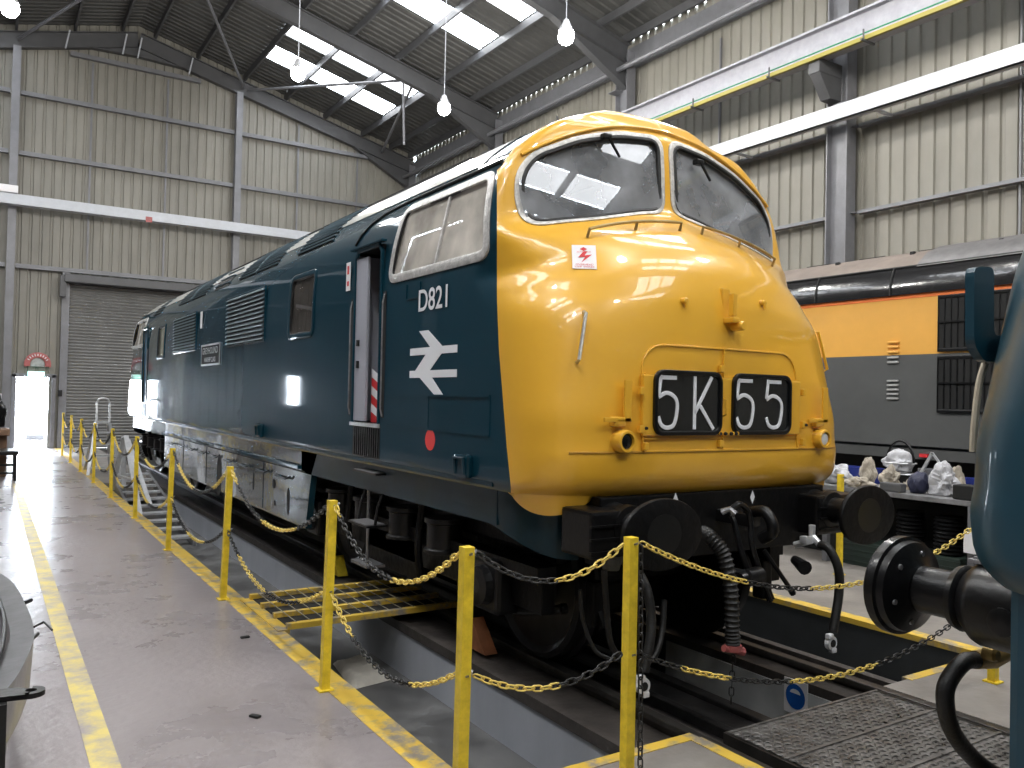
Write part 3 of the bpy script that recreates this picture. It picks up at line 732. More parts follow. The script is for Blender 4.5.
# body side rib lines, brackets, roundel, filler, plates
X = -1.345
mb = MB(); mb.bar((X-.002, 1.04, 1.73), (X-.002, 2.58, 1.725), .012, .014); mb.bar((X-.002, 1.04, 1.49), (X-.002, 2.6, 1.50), .010, .010); mb.bar((X-.001, 1.04, 1.49), (X-.001, 1.04, 1.73), .008, .008); mb.bar((X-.001, 1.86, 1.50), (X-.001, 1.86, 1.73), .006, .006)
mb.build('panel_seam', BLU, loco)
mb = MB(); mb.prism([(X-.003, 1.82+.072*cos(t*pi/12), 1.425+.072*sin(t*pi/12)) for t in range(24)], (.003, 0, 0)); mb.build('red_roundel', mat('roundel_red', (.75, .05, .045), .4), loco)['label'] = 'red round spot'
def bracket(y, z):
    mb = MB(); mb.box((X-.02, y, z), (.05, .17, .15), bev=.02); b = mb.build('lifting_bracket', BLU, loco)
    mb = MB(); mb.tube([(X-.045, y-.06, z-.05), (X-.055, y-.06, z+.05), (X-.055, y+.06, z+.05), (X-.045, y+.06, z-.05)], .012, 6); mb.build('bracket_loop', BLU, b, True)
bracket(1.32, 1.29); bracket(5.88, 1.31)
mb = MB(); mb.ribbon([(X, 2.03, 2.53), (X, 2.03, 2.42), (X, 2.25, 2.42), (X, 2.25, 2.53)], [(-1, 0, 0)]*4, .01, .004, closed=False); mb.build('filler_flap', BLU, loco)
# nameplate
mb = MB(); mb.bb((X-.012, 7.86, 2.09), (X, 8.92, 2.36), bev=.004); npl = mb.build('nameplate', BLKM, loco)
mb = MB(); mb.ribbon([(X-.010, 7.86, 2.09), (X-.010, 7.86, 2.36), (X-.010, 8.92, 2.36), (X-.010, 8.92, 2.09)], [(-1, 0, 0)]*4, .025, .008); mb.build('plate_rim', CHR, npl)
mb = MB(); put_text(mb, 'GREYHOUND', (X-.016, 8.84, 2.235), (0, -1, 0), (0, 0, 1), .90, .09, .01); put_text(mb, 'WARSHIP CLASS', (X-.016, 8.72, 2.125), (0, -1, 0), (0, 0, 1), .66, .065, .01); mb.build('plate_lettering', CHR, npl)
# number and double arrow
mb = MB(); put_text(mb, 'D821', (X-.003, 2.04, 2.315), (0, -1, 0), (0, 0, 1), .43, .155, .012); mb.build('running_number', WHT, loco)['label'] = 'white number D821'
ar = [(420, 324), (430.5, 322.6), (444.6, 335.5), (457.8, 335), (457.8, 346.4), (444.6, 347.8), (435, 360.1), (457.5, 359.2), (457.5, 370.6), (436, 371.5), (446.9, 386.8), (436.3, 387.2), (421.8, 372.2), (410.3, 372.2), (410.0, 362.2), (422.6, 361.3), (432.3, 349), (410.8, 350.8), (410.7, 340.2), (432.3, 337.2)]
H = .72*.62; q = []
YA0, YA1 = 2.165, 1.465; HB = .125
def hb(z0, z1): pass
arw = [(.0, .62), (.0, .50), (.355, .50), (.13, .24), (.0, .24), (.0, .12), (.235, .12), (.56, -.16), (.74, -.16), (.50, .12), (1., .12), (1., .24), (.45, .24), (.69, .50), (1., .50), (1., .62), (.70, .62), (.40, .90), (.20, .90), (.45, .62)]
mb = MB(); mb.prism([(X-.003, YA0-(YA0-YA1)*a, 1.80+(b-.0)*.42) for a, b in arw], (.003, 0, 0)); mb.build('double_arrow_emblem', WHT, loco)['label'] = 'white double arrow emblem'
mb = MB(); mb.bb((X-.004, 3.36, 2.60), (X, 3.45, 2.84)); s1 = mb.build('warning_plate', SIGN, loco); mb = MB(); mb.bb((X-.006, 3.385, 2.74), (X-.004, 3.425, 2.81)); mb.bb((X-.006, 3.385, 2.64), (X-.004, 3.425, 2.68)); mb.build('red_symbol', RED, s1)
mb = MB(); mb.bb((X-.004, 8.98, 2.62), (X, 9.1, 2.86)); mb.build('warning_plate', SIGN, loco)
BLUS = mat('skirt_dull_blue', (.0035, .026, .040), .4, coat=.25, bump=.05, bscale=3, spec=.2, var=.2)
for sgn in (-1, 1):
    mb = MB()
    xs = sgn*1.275
    mb.bb((min(xs, xs-sgn*.03), 1.05, .95), (max(xs, xs-sgn*.03), 4.72, 1.2)); mb.bb((min(xs, xs-sgn*.03), 12.0, .95), (max(xs, xs-sgn*.03), 15.65, 1.2))
    mb.bb((sgn*1.20 if sgn > 0 else -1.345, 1.0, 1.19), (1.345 if sgn > 0 else -1.20, 15.7, 1.215))
    mb.build('solebar_skirt', BLUS, loco)
    mb = MB(); mb.bb((min(xs, xs-sgn*.08), 4.7, .42), (max(xs, xs-sgn*.08), 12.0, 1.21)); mb.prism([(xs, 4.7, .42), (xs, 4.7, 1.2), (xs, 4.25, 1.2), (xs, 4.42, .95), (xs, 4.55, .42)], (-sgn*.06, 0, 0))
    tk = mb.build('tank_skirt', mat('tank_skirt_blue', (.010, .042, .062), .22, coat=.6, var=.2, vscale=2, bump=.4, bscale=1.8), loco)
    mb = MB()
    for y, z, a, b in ((5.1, .62, .05, .14), (5.55, .55, .03, .03), (5.6, .75, .05, .05), (8.05, .62, .13, .28), (6.4, .7, .03, .1)):
        mb.prism([(xs+sgn*.003, y+a*cos(t*pi/8), z+b*sin(t*pi/8)) for t in range(16)], (-sgn*.002, 0, 0))
    for z in (.955,): mb.bb((xs-.004 if sgn < 0 else xs, 4.6, z), (xs if sgn < 0 else xs+.004, 12.0, z+.012))
    for y in (6.0, 8.8, 10.4): mb.bb((xs-.004 if sgn < 0 else xs, y, .44), (xs if sgn < 0 else xs+.004, y+.015, .95))
    mb.build('inspection_hole', BLKM, tk)
    mb = MB(); mb.bar((xs+sgn*.02, 4.7, 1.0), (xs+sgn*.02, 12.0, 1.0), .05, .03); mb.build('skirt_ledge', BLU, tk)
    mb = MB()
    for k in range(9): y = 5.0+k*.75; mb.tube([(xs+sgn*.02, y, .88), (xs+sgn*.035, y+.1, .85), (xs+sgn*.02, y+.5, .85)], .012, 6)
    mb.build('side_pipework', BLK, tk)
# front valance wrapping round under the nose
def valance(tx, bl, parent, name='front_valance', xend=.98, front=True):
    for sgn in (-1, 1):
        mb = MB(); rows = []
        pl_ = [(1.275, 1.6), (1.275, 1.3), (1.272, 1.05), (1.262, .92), (1.235, .80), (1.19, .70), (1.13, .635), (1.05, .60), (xend, .59)]
        pl_ = [(p.x, p.y) for p in bez([(a, b, 0) for a, b in pl_], 32)]
        for x, y in pl_:
            zb = .95 if y > 1.15 else .95-.16*((1.15-y)/.55)**1.3; r = []
            for t in (0, .35, .7, .95, 1.0): z = 1.22+(zb-1.22)*t; k = .0 if t < .9 else -.012; r.append(tx(Vector((sgn*(x+k), y+.04*t, z))))
            rows.append([mb.bm.verts.new(p) for p in r])
        for A_, B_ in zip(rows, rows[1:]):
            for k in range(4): mb.face([A_[k], B_[k], B_[k+1], A_[k+1]])
        mb.build(name, bl, parent, True, 60)
valance(lambda v: v, BLUS, loco)
valance(lambda v: Vector((v.x, LEN-v.y, v.z)), BLUS, loco)
# drooping corner lip of the nose and its underside
for sgn in (-1, 1):
    mb = MB(); top, bot, rt = [], [], []
    h = half_curve(1.18, 60, 12); sel = [(x, y) for x, y in h if x > .80 and y < .93]
    for k, (x, y) in enumerate(sel):
        t = k/(len(sel)-1); arc = sum(1 for _ in [0]); zb = 1.175-.115*max(0, sin(pi*min(1, max(0, (t-.22)/.78))))**.8 if t > .22 else 1.175
        top.append((sgn*x, y, 1.185)); bot.append((sgn*(x-.02), y+.02, zb)); rt.append((sgn*(x-.10), y+.08, zb+.03))
    T, Bv, R_ = mb.verts(top), mb.verts(bot), mb.verts(rt)
    for k in range(len(T)-1): mb.face([T[k], T[k+1], Bv[k+1], Bv[k]]); mb.face([Bv[k], Bv[k+1], R_[k+1], R_[k]])
    mb.build('corner_lip', YEL, loco, True, 60)
mb = MB(); h = half_curve(1.175, 40, 2); q = [(-x, y, 1.176) for x, y in h[::-1]]+[(x, y, 1.176) for x, y in h[1:]]
mb.poly(q); mb.build('nose_underside', BLKM, loco)
mb = MB(); mb.bb((-1.26, 1.6, 1.17), (1.26, 15.1, 1.19)); mb.build('floor_pan', BLKM, loco)
# crease between nose and lower panel
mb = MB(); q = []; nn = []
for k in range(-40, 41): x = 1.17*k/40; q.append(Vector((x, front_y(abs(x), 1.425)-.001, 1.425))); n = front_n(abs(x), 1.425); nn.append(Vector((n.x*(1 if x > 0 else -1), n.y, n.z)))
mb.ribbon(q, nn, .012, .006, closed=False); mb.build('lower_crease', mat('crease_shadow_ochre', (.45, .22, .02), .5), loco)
# headcode doors and boxes
yf = .386
mb = MB(); o_ = roundpoly([(-.70, 1.435), (-.70, 2.055), (.655, 2.055), (.655, 1.435)], .16, 8)
o_ = [p for p in roundpoly([(-.70, 1.435), (-.70, 2.055), (.655, 2.055), (.655, 1.435)], .02, 2)]
ol = [(-.70, 1.43)]+[(-.70+.16*(1-cos(t)), 1.90+.155*sin(t)) for t in np.linspace(0, pi/2, 8)]+[(.655-.16*(1-cos(t)), 1.90+.155*sin(t)) for t in np.linspace(pi/2, 0, 8)]+[(.655, 1.43)]
ol = densify([Vector(p) for p in ol], .08)
mb.ribbon([(p.x, front_y(abs(p.x), p.y)-.002, p.y) for p in ol], [(0, -1, 0)]*len(ol), .012, .007)
hd = mb.build('headcode_door_edge', YEL, loco)
mb = MB(); mb.bb((-.062, yf-.012, 1.44), (-.052, yf, 2.05)); mb.bb((-.70, yf-.008, 1.875), (.66, yf+.01, 1.883)); mb.bb((-.70, yf-.008, 1.50), (.66, yf+.01, 1.506)); mb.build('door_rail', YEL, hd)
mb = MB(); mb.bb((-.72, yf-.014, 1.52), (.665, yf+.02, 1.876), bev=.01); bd = mb.build('headcode_surround', YEL, loco)
def headbox(x0, x1, txt, tx0):
    z0, z1 = 1.535, 1.895
    o = rrect(x0, x1, z0, z1, .055); yb = yf-.022
    mb = MB(); mb.ribbon([(a, yb, b) for a, b in densify([Vector(p) for p in o], .1)], [(0, -1, 0)]*len(densify([Vector(p) for p in o], .1)), .026, .014); f = mb.build('headcode_frame', BLK, bd, True, 40)
    mb = MB(); mb.poly([(a, yb+.001, b) for a, b in o]); mb.build('headcode_blind', mat('blind_black', (.012, .013, .014), .12, coat=.6), f)
    mb = MB()
    def stroke(pts, c=.0):
        q = bez([(a, 0, b) for a, b in pts], len(pts)*6) if len(pts) > 2 else [Vector((pts[0][0], 0, pts[0][1])), Vector((pts[1][0], 0, pts[1][1]))]
        mb.ribbon([Vector((p.x, yb-.002, p.z)) for p in q], [(0, -1, 0)]*len(q), .024, .003, closed=False)
    for ch, cx in zip(txt, tx0):
        zb, zt, wd = 1.572, 1.862, .155
        if ch == '5':
            stroke([(cx-wd*.40, zt), (cx+wd*.40, zt)]); stroke([(cx-wd*.40, zt+.014), (cx-wd*.5, zt-.11)])
            stroke([(cx-wd*.5, zt-.115), (cx-wd*.1, zt-.09), (cx+wd*.32, zt-.115), (cx+wd*.46, zt-.17), (cx+wd*.32, zb+.02), (cx-wd*.02, zb-.004), (cx-wd*.34, zb+.012), (cx-wd*.5, zb+.06)])
        else:
            stroke([(cx-wd*.42, zt+.014), (cx-wd*.42, zb-.014)]); stroke([(cx+wd*.5, zt+.014), (cx-wd*.40, zb+.085)]); stroke([(cx-wd*.12, zb+.128), (cx+wd*.62, zb-.014)])
    mb.build('headcode_characters', WHT, f)
    return f
XA = P(653, 400, 1, .366).x; XB = P(722, 400, 1, .366).x; XC = P(731.5, 400, 1, .366).x; XD = P(791, 400, 1, .366).x
headbox(XA+.018, XB-.018, '5K', (P(668, 400, 1, .366).x, P(702, 400, 1, .366).x))
headbox(XC+.018, XD-.018, '55', (P(745, 400, 1, .366).x, P(774, 400, 1, .366).x))
mb = MB()
for x, z in ((-.74, 1.78), (-.74, 1.56), (.69, 1.80), (.69, 1.585), (-.70, 1.46), (.69, 1.47), (-.09, 1.93), (-.09, 1.47)): mb.box((x, yf-.016, z), (.03, .03, .045), bev=.006)
for x in (-.11, -.055, 0.0, .04): mb.lathe((x, yf-.02, 1.532), (0, -1, 0), [(0, .012), (.02, .012)], 10)
mb.build('hinge', YEL, loco)
mb = MB()
for x in (-.11, -.062, -.012, .03): mb.lathe((x, yf-.03, 1.531), (0, -1, 0), [(0, .012), (.012, .010)], 10)
for x, z in ((-.71, 1.565), (.70, 1.585)): mb.lathe((x, yf-.03, z), (0, -1, 0), [(0, .010), (.012, .008)], 10)
mb.build('catch_bolt', BLKM, loco)
mb = MB(); mb.tube([(-.075, yf-.02, 1.75), (-.075, yf-.05, 1.74), (-.075, yf-.05, 1.65), (-.075, yf-.02, 1.64)], .007, 6); mb.build('door_handle', YEL, loco)
# marker lights with lamp irons
def marker(u, v, lens):
    zc = 1.49; p = None
    sg = -1 if u < 700 else 1
    x = -.855 if sg < 0 else .90
    y = front_y(abs(x), zc)
    mb = MB(); mb.lathe((x, y+.03, zc), (0, -1, 0), [(0, .068), (.09, .066), (.10, .060), (.10, .047), (.06, .045)], 24); o = mb.build('marker_light', YEL, loco, True, 40)
    mb = MB(); mb.lathe((x, y-.045, zc), (0, -1, 0), [(0, .045), (.012, .040), (.018, .02)], 20); mb.build('marker_lens', lens, o, True)
    xi = x-.03; yi = front_y(abs(xi), 1.62)
    mb = MB(); mb.bb((xi-.015+.04, yi-.05, 1.60), (xi+.015+.06, yi-.035, 1.84), bev=.004); mb.bb((xi-.12, yi-.05, 1.60), (xi+.08, yi-.035, 1.625), bev=.004); mb.box((xi-.0, yi-.01, 1.60), (.09, .08, .06), bev=.02); mb.build('lamp_iron', YEL, loco)
marker(620, 443, mat('dark_lens', (.006, .006, .006), .2)); marker(822, 438, mat('frosted_lens', (.62, .64, .66), .3))
# centre lamp bracket, plugs, handles, grab rails
mb = MB(); xb, zb = -.015, 2.37; yb = front_y(0, 2.2)
mb.bb((xb-.03, yb-.03+.04, 2.28), (xb+.035, yb+.1, 2.44), bev=.01); mb.bb((xb-.02, yb-.07, 2.26), (xb+.015, yb-.03, 2.40), bev=.006); mb.box((xb+.0, yb-.02, 2.235), (.06, .12, .035), bev=.01); mb.lathe((xb+.045, yb-.01, 2.20), (0, -1, 0), [(0, .03), (.08, .03), (.09, .024)], 14)
mb.build('lamp_bracket', YEL, loco)
mb = MB()
for (u, v) in ((683, 301), (761, 303)):
    for y in [.40]:
        p = P(u, v, 1, .45); yy = front_y(abs(p.x), p.z); p = P(u, v, 1, yy); mb.lathe((p.x, yy+.01, p.z), (0, -1, 0), [(0, .022), (.04, .02), (.045, .012)], 10); mb.box((p.x, yy-.03, p.z-.02), (.012, .012, .05))
mb.build('blanking_plug', YEL, loco)
def onsurf(u, v, y0=.5, it=12):
    p = P(u, v, 1, y0)
    for _ in range(it): p = P(u, v, 1, .5*p.y+.5*front_y(abs(p.x), p.z))
    return p
a = onsurf(584, 312); b = onsurf(577, 362)
mb = MB(); off = Vector((-.02, -.045, 0)); mb.tube([a, a+off+Vector((0, 0, -.01)), b+off+Vector((0, 0, .01)), b], .011, 8); mb.build('grab_handle', CHR, loco, True)
for sgn in (-1, 1):
    pts = []
    for k in range(13):
        x = sgn*(.10+.74*k/12); z = 2.865-.12*(abs(x)/.8)**2; yy = front_y(abs(x), z); pts.append(Vector((x, yy-.045, z+.03)))
    a0 = Vector((pts[0].x, front_y(abs(pts[0].x), pts[0].z-.05)-.0, pts[0].z-.05)); b0 = Vector((pts[-1].x, front_y(abs(pts[-1].x), pts[-1].z-.05), pts[-1].z-.05))
    mb = MB(); mb.tube([a0]+pts+[b0], .010, 8); mp = pts[6]; mb.tube([mp, Vector((mp.x, front_y(abs(mp.x), mp.z-.05), mp.z-.05))], .010, 6); mb.build('bonnet_rail', mat('brassy_rail', (.42, .30, .12), .35, metal=.5), loco, True)
# side grab handle on the right shoulder
a = Vector((1.24, front_y(1.24, 2.25)-.0, 2.25)); b = Vector((1.25, front_y(1.25, 1.95), 1.97))
a = P(812, 332, 0, 1.12); b = P(822, 372, 0, 1.20)
mb = MB(); mb.tube([a+Vector((-.03, .05, 0)), a, a+Vector((.045, -.02, 0)), b+Vector((.03, -.02, .02)), b, b+Vector((-.04, .05, 0))], .011, 8); mb.build('grab_handle', YEL, loco, True)
# warning sign on the nose
c = onsurf(584.5, 258); n = front_n(abs(c.x), c.z); n.x = -abs(n.x); u_ = Vector((0, 0, 1)).cross(n); u_ = -u_.normalized() if u_.x < 0 else u_.normalized(); v_ = n.cross(u_).normalized()
if v_.z < 0: v_ = -v_
def quad(mb, c, u_, v_, x0, x1, z0, z1, o): mb.poly([c+u_*x0+v_*z0+n*o, c+u_*x1+v_*z0+n*o, c+u_*x1+v_*z1+n*o, c+u_*x0+v_*z1+n*o])
mb = MB(); mb.prism([c+u_*x+v_*z+n*.004 for x, z in ((-.075, -.09), (.07, -.09), (.07, .095), (-.075, .095))], n*.004); sg = mb.build('warning_sign', SIGN, loco); sg['label'] = 'white overhead wires warning sign'
mb = MB(); o = c+n*.010
mb.poly([o+u_*x+v_*z for x, z in ((-.005, .078), (.018, .062), (-.005, .046), (-.028, .062))])
mb.poly([o+u_*x+v_*z for x, z in ((-.005, .045), (-.04, -.005), (.003, .0), (-.022, -.045), (.045, .02), (.0, .012), (.018, .045))][::-1])
mb.build('lightning_symbol', RED, sg)
mb = MB(); put_text(mb, 'OVERHEAD', o+u_*-.055+v_*-.066, u_, v_, .105, .013, th=.001); put_text(mb, 'LIVE WIRES', o+u_*-.06+v_*-.082, u_, v_, .115, .012, th=.001); put_text(mb, 'DANGER', o+u_*-.045+v_*.034, u_, v_, .085, .009, th=.001); mb.build('sign_lettering', RED, sg)
# wipers
for sgn, (pz) in ((-1, 3.43), (1, 3.40)):
    x = sgn*.52 if sgn < 0 else .30
    y = front_y(abs(x), pz); mb = MB(); mb.box((x, y-.03, pz+.02), (.07, .05, .04), bev=.01); mb.bar((x, y-.05, pz+.02), (x+.1, y-.05, pz-.10), .014, .012); mb.build('wiper_motor', BLK, loco)
# cab interior: floor, rear bulkhead, desk, seats
mb = MB(); mb.bb((-1.2, 1.3, 2.0), (1.2, 2.62, 2.03)); mb.bb((-1.1, 1.12, 2.0), (1.1, 1.5, 2.55), bev=.05); mb.build('control_desk', BLK, loco)
mb = MB(); mb.bb((-1.22, 2.6, 1.3), (1.22, 2.63, 3.1)); mb.bb((-.85, 2.6, 3.1), (.85, 2.63, 3.42)); mb.build('cab_bulkhead', INT, loco)
for x in (-.7, .7):
    mb = MB(); mb.bb((x-.24, 1.75, 2.3), (x+.24, 2.2, 2.4), bev=.03); mb.box((x, 2.2, 2.62), (.44, .09, .5), bev=.04); mb.build('driver_seat', BLKM, loco)
# red and white board standing inside the doorway
e_ = MB(); y1 = DOOR[1]; xb = X+.06
hz = (2.72, 3.03); e_.bb((xb, 2.74, 1.505), (xb+.02, 3.0, 1.86))
hzb = e_.build('striped_board', RED, None); tag(hzb, 'red and white striped board leaning inside the open locomotive doorway', 'board')
me = hzb.data; me.materials.append(WHT); 
b = bmesh.new()
for k in range(3):
    z = 1.49+k*.14; pl_ = [(xb-.001, 2.74, max(1.505, z+.0)), (xb-.001, 2.74, z+.07), (xb-.001, 3.0, z+.17), (xb-.001, 3.0, z+.10)]
    f = b.faces.new([b.verts.new(p) for p in pl_]); f.material_index = 1
b.from_mesh(me); b.to_mesh(me); b.free()
# ------------------------------------------------------------------ underframe: bogies
def bogie(yc):
    g = []
    for sx in (-1, 1):
        mb = MB(); xf = sx*1.02
        mb.bb((xf-.05, yc-2.15, .42), (xf+.05, yc+2.15, .62), bev=.01); mb.bb((xf-.05, yc-.5, .30), (xf+.05, yc+.5, .80)); mb.bb((xf-.12, yc-2.2, .62), (xf+.02, yc+2.2, .72))
        fr = mb.build('bogie_frame', GRIME, loco)
        for dy in (-1.0, -.35, .35, 1.0): mb = MB(); mb.lathe((sx*1.12, yc+dy, .62), (0, 0, 1), [(0, .15), (.02, .15), (.03, .13), (.20, .13), (.21, .15), (.24, .15)], 16); mb.build('spring_pot', BLK, fr, True, 30)
        for dy in (-1.65, 1.65): mb = MB(); mb.box((sx*1.08, yc+dy, .52), (.2, .34, .34), bev=.03); mb.lathe((sx*1.18, yc+dy, .52), (sx, 0, 0), [(0, .13), (.05, .12), (.06, .05)], 16); mb.build('axlebox', BLK, fr)
        for dy in (-.7, .7): mb = MB(); mb.tube(bez([(sx*1.15, yc+dy, .95), (sx*1.17, yc+dy+.02, .6), (sx*1.1, yc+dy+.1, .35)], 10), .03, 8); mb.build('damper', GRIME, fr)
    for dy in (-1.65, 1.65):
        for sx in (-1, 1):
            mb = MB(); mb.lathe((sx*.69, yc+dy, .50), (sx, 0, 0), [(-.04, .53), (-.01, .53), (0, .50), (.085, .495), (.10, .46), (.07, .42), (.055, .2), (.11, .16), (.13, .10)], 40); mb.build('wheel', mat('wheel_steel', (.02, .02, .021), .35, metal=.4, var=.3), loco, True, 30)
        mb = MB(); mb.lathe((-.7, yc+dy, .5), (1, 0, 0), [(0, .09), (1.4, .09)], 12); mb.build('axle', GRIME, loco)
        for sx in (-1, 1):
            for q0, q1 in ((-.66, -.56), (.56, .66)): mb = MB(); mb.bb((sx*.75-.05, yc+dy+q0, .35), (sx*.75+.05, yc+dy+q1, .62), bev=.02); mb.build('brake_block', GRIME, loco)
bogie(3.0); bogie(13.6)
mb = MB(); mb.bb((-.95, 4.9, .35), (.95, 11.9, 1.15), bev=.03); mb.build('fuel_tank', GRIME, loco)
mb = MB(); mb.bb((-1.0, .62, 1.0), (1.0, 5, 1.17)); mb.bb((-1.0, 11.6, 1.0), (1.0, 16.1, 1.17)); mb.build('underframe', GRIME, loco)
for yc in (3.0, 13.6):
    for dy in (-1.0, 1.0):
        mb = MB(); mb.bb((-.62, yc+dy-.45, .12), (.62, yc+dy+.45, 1.0), bev=.06); mb.build('light_block_gearbox', GRIME, loco)  # added dark volumes that keep light from showing between the wheels
    mb = MB(); mb.bb((-1.0, yc-2.0, .75), (1.0, yc+2.0, 1.0), bev=.03); mb.build('bogie_bolster', GRIME, loco)
# hanging footsteps
for y, zt in ((2.95, 1.0),):
    mb = MB(); xs = -1.30
    for dy in (-.17, .17): mb.tube([(xs+.08, y+dy, 1.05), (xs+.0, y+dy, .85), (xs-.02, y+dy, .70)], .012, 6)
    mb.bb((xs-.10, y-.19, .69), (xs+.08, y+.19, .705)); mb.bb((xs-.06, y-.25, 1.10), (xs+.08, y+.22, 1.115)); st = mb.build('footstep', BLK, loco)
    mb = MB(); mb.bb((xs-.095, y-.17, .706), (xs+.06, y+.17, .712)); mb.build('tread_plate', STL, st); mb = MB(); mb.bb((xs-.055, y-.22, 1.116), (xs+.05, y+.20, 1.12)); mb.build('tread_plate', STL, st)
    mb = MB(); mb.tube([(xs+.1, y+.25, 1.0), (xs+.1, y+.25, .35)], .014, 6); mb.bb((xs, y+.02, .33), (xs+.16, y+.36, .35)); mb.build('lower_step', STL, st)
# sand pipe and wheel guard pipe at the front bogie
mb = MB(); pts = bez([P(508, 552, 0, -1.05), P(502, 590, 0, -1.05), P(510, 608, 0, -1.02), P(540, 611, 0, -.95), P(560, 609, 0, -.85)], 24); mb.tube(pts, .028, 10); mb.tube([pts[-1], pts[-1]+Vector((.04, -.01, .0))], .034, 10); mb.build('sanding_pipe', RUB, loco, True)
# buffer beam, buffers, coupling, hoses
def buffer(x, y0, dirn, parent, group_y, W=.28, Hh=.19, z=1.02, octo=False):
    """y0 = face of the buffer, dirn = -1 looks towards -y"""
    d = Vector((0, dirn, 0)); o = Vector((x, y0, z))
    mb = MB(); mb.lathe(o, -d, [(0, .93), (.004, .985), (.012, 1.0), (.03, 1.0), (.042, .9), (.07, .55)], 48, sx=W, sz=Hh); hd_ = mb.build('buffer_head', GRIME if not octo else BLK, parent, True, 25)
    if not octo: mb = MB(); mb.lathe(o+d*.001, -d, [(0, .11), (.002, .11)], 30, sx=1.1, sz=1.0); mb.build('wear_patch', mat('greasy_face', (.008, .008, .008), .3, var=.3), hd_)
    mb = MB(); mb.lathe(o-d*.06, -d, [(0, .085), (.20, .085), (.205, .12), (.25, .125), (.26, .115), (.30, .115), (.42, .135), (.55, .15)], 28); mb.build('buffer_housing', BLK, parent, True, 35)
    return hd_
def front_end(tx, parent):
    pass
mb = MB(); mb.bb((-.98, .42, .78), (.98, .56, 1.17), bev=.01); bbm = mb.build('buffer_beam', GRIME, loco)
for sg_ in (-1, 1):
    mb = MB(); mb.bb((sg_*.94-.22, .27, .86), (sg_*.94+.22, .55, 1.12), bev=.02)
    for z in (.90, .97, 1.04): mb.bar((sg_*1.17, .265, z), (sg_*.74, .265, z), .02, .012)
    mb.build('buffer_mount', BLK, bbm)
for x in (-.885, .885): buffer(x, 0, -1, loco, 0)
mb = MB()
for (u, v) in ((675.5, 500), (752.5, 497)):
    p = P(u, v, 1, .415); mb.poly([p+Vector((0, 0, .045)), p+Vector((.022, 0, 0)), p+Vector((0, 0, -.045)), p+Vector((-.022, 0, 0))])
mb.build('diamond_mark', WHT, bbm)
# coupling hook with hanging screw link
def Q(u, v, y): return P(u, v, 1, y)
mb = MB(); mb.bb((-.06, .15, .98), (.04, .45, 1.06), bev=.02); mb.tube(bez([(-.01, .22, 1.06), (-.01, .08, 1.08), (-.01, .02, .98), (-.01, .1, .92)], 12), .035, 10)
hk = mb.build('coupling_hook', BLK, loco, True, 40)
mb = MB(); top = [Q(733, 507, .1), Q(727, 508, .1)]
mb.tube(bez([Q(728, 514, .12), Q(738, 504, .10), Q(748, 511, .10), Q(751, 528, .10), Q(752, 545, .08), Q(762, 578, .05)], 30), .017, 8)
mb.tube(bez([Q(729, 513, .16), Q(734, 522, .12), Q(741, 550, .08), Q(750, 576, .06)], 20), .017, 8)
mb.lathe(Q(745, 578, .05), Q(768, 574, .05)-Q(745, 578, .05), [(-.04, .03), (0, .035), (.01, .05), (.12, .055), (.13, .04)], 16)
mb.tube([Q(748, 574, .05), Q(730, 570, .1)], .02, 8); mb.tube([Q(764, 584, .04), Q(771, 601, .03)], .014, 8)
mb.build('screw_coupling', BLK, hk, True, 40)
mb = MB(); mb.tube([Q(764, 550, .15), Q(793, 593, .02)], .014, 8); mb.lathe(Q(791, 590, .02), Q(795, 597, .02)-Q(791, 590, .02), [(0, .02), (.03, .02)], 8); mb.build('coupling_bar', BLK, hk)
mb = MB(); p = Q(728, 508, .1); mb.tube([Q(722, 512, .14), Q(730, 509, .1), Q(735, 514, .08)], [.02, .016, .02], 8); mb.build('hook_pin', STL, hk, True)
# ribbed vacuum hose
mb = MB(); hp = bez([Q(703, 533, .25), Q(712, 539, .15), Q(724, 556, .09), Q(731, 590, .06), Q(732, 625, .05), Q(733, 646, .05)], 90)
rr = [.040+(.006 if k % 3 == 0 else -.003) for k in range(len(hp))]; mb.tube(hp, rr, 14); vh = mb.build('vacuum_hose', RUB, loco, True, 60); tag(vh, 'ribbed black hose')
mb = MB(); p = Q(733, 650, .05); mb.tube([p+Vector((-.075, 0, .02)), p, p+Vector((.08, 0, -.02))], [.02, .018, .026], 8); mb.lathe(p+Vector((0, 0, .03)), (0, 0, -1), [(0, .05), (.03, .05)], 14); mb.build('hose_clamp', REDP, vh)['label'] = 'faded red clamp'
# brake hoses with white couplings
def hose(pts, r, name='brake_hose', parent=loco, m=RUB): mb = MB(); mb.tube(bez(pts, 40), r, 10); return mb.build(name, m, parent, True, 60)
def cock(p, parent, s=1.0):
    mb = MB(); k = []
    mb.lathe(p+Vector((0, .02, 0)), (0, -1, 0), [(0, .02*s), (.0, .042*s), (.015, .045*s), (.03, .042*s), (.03, .024*s)], 16); mb.box(p+Vector((-.02*s, 0, .045*s)), (.05*s, .03, .03*s), bev=.006); mb.box(p+Vector((.015*s, 0, -.045*s)), (.04*s, .03, .03*s), bev=.006); c_ = mb.build('hose_coupling', WHT, parent, True, 40); c_['label'] = 'white hose coupling'
    mb = MB(); mb.lathe(p+Vector((0, -.012, 0)), (0, -1, 0), [(0, .024*s), (.004, .022*s)], 14); mb.build('coupling_seal', BLKM, c_)
h1 = hose([Q(640, 575, .2), Q(647, 590, .12), Q(651, 615, .08), Q(650, 640, .05), Q(644, 672, .03)], .026); cock(Q(643, 686, .03), h1)
h2 = hose([Q(820, 545, .12), Q(829, 549, .05), Q(838, 568, .0), Q(839, 592, .0), Q(833, 632, -.02)], .028); cock(Q(831.5, 643, -.02), h2)
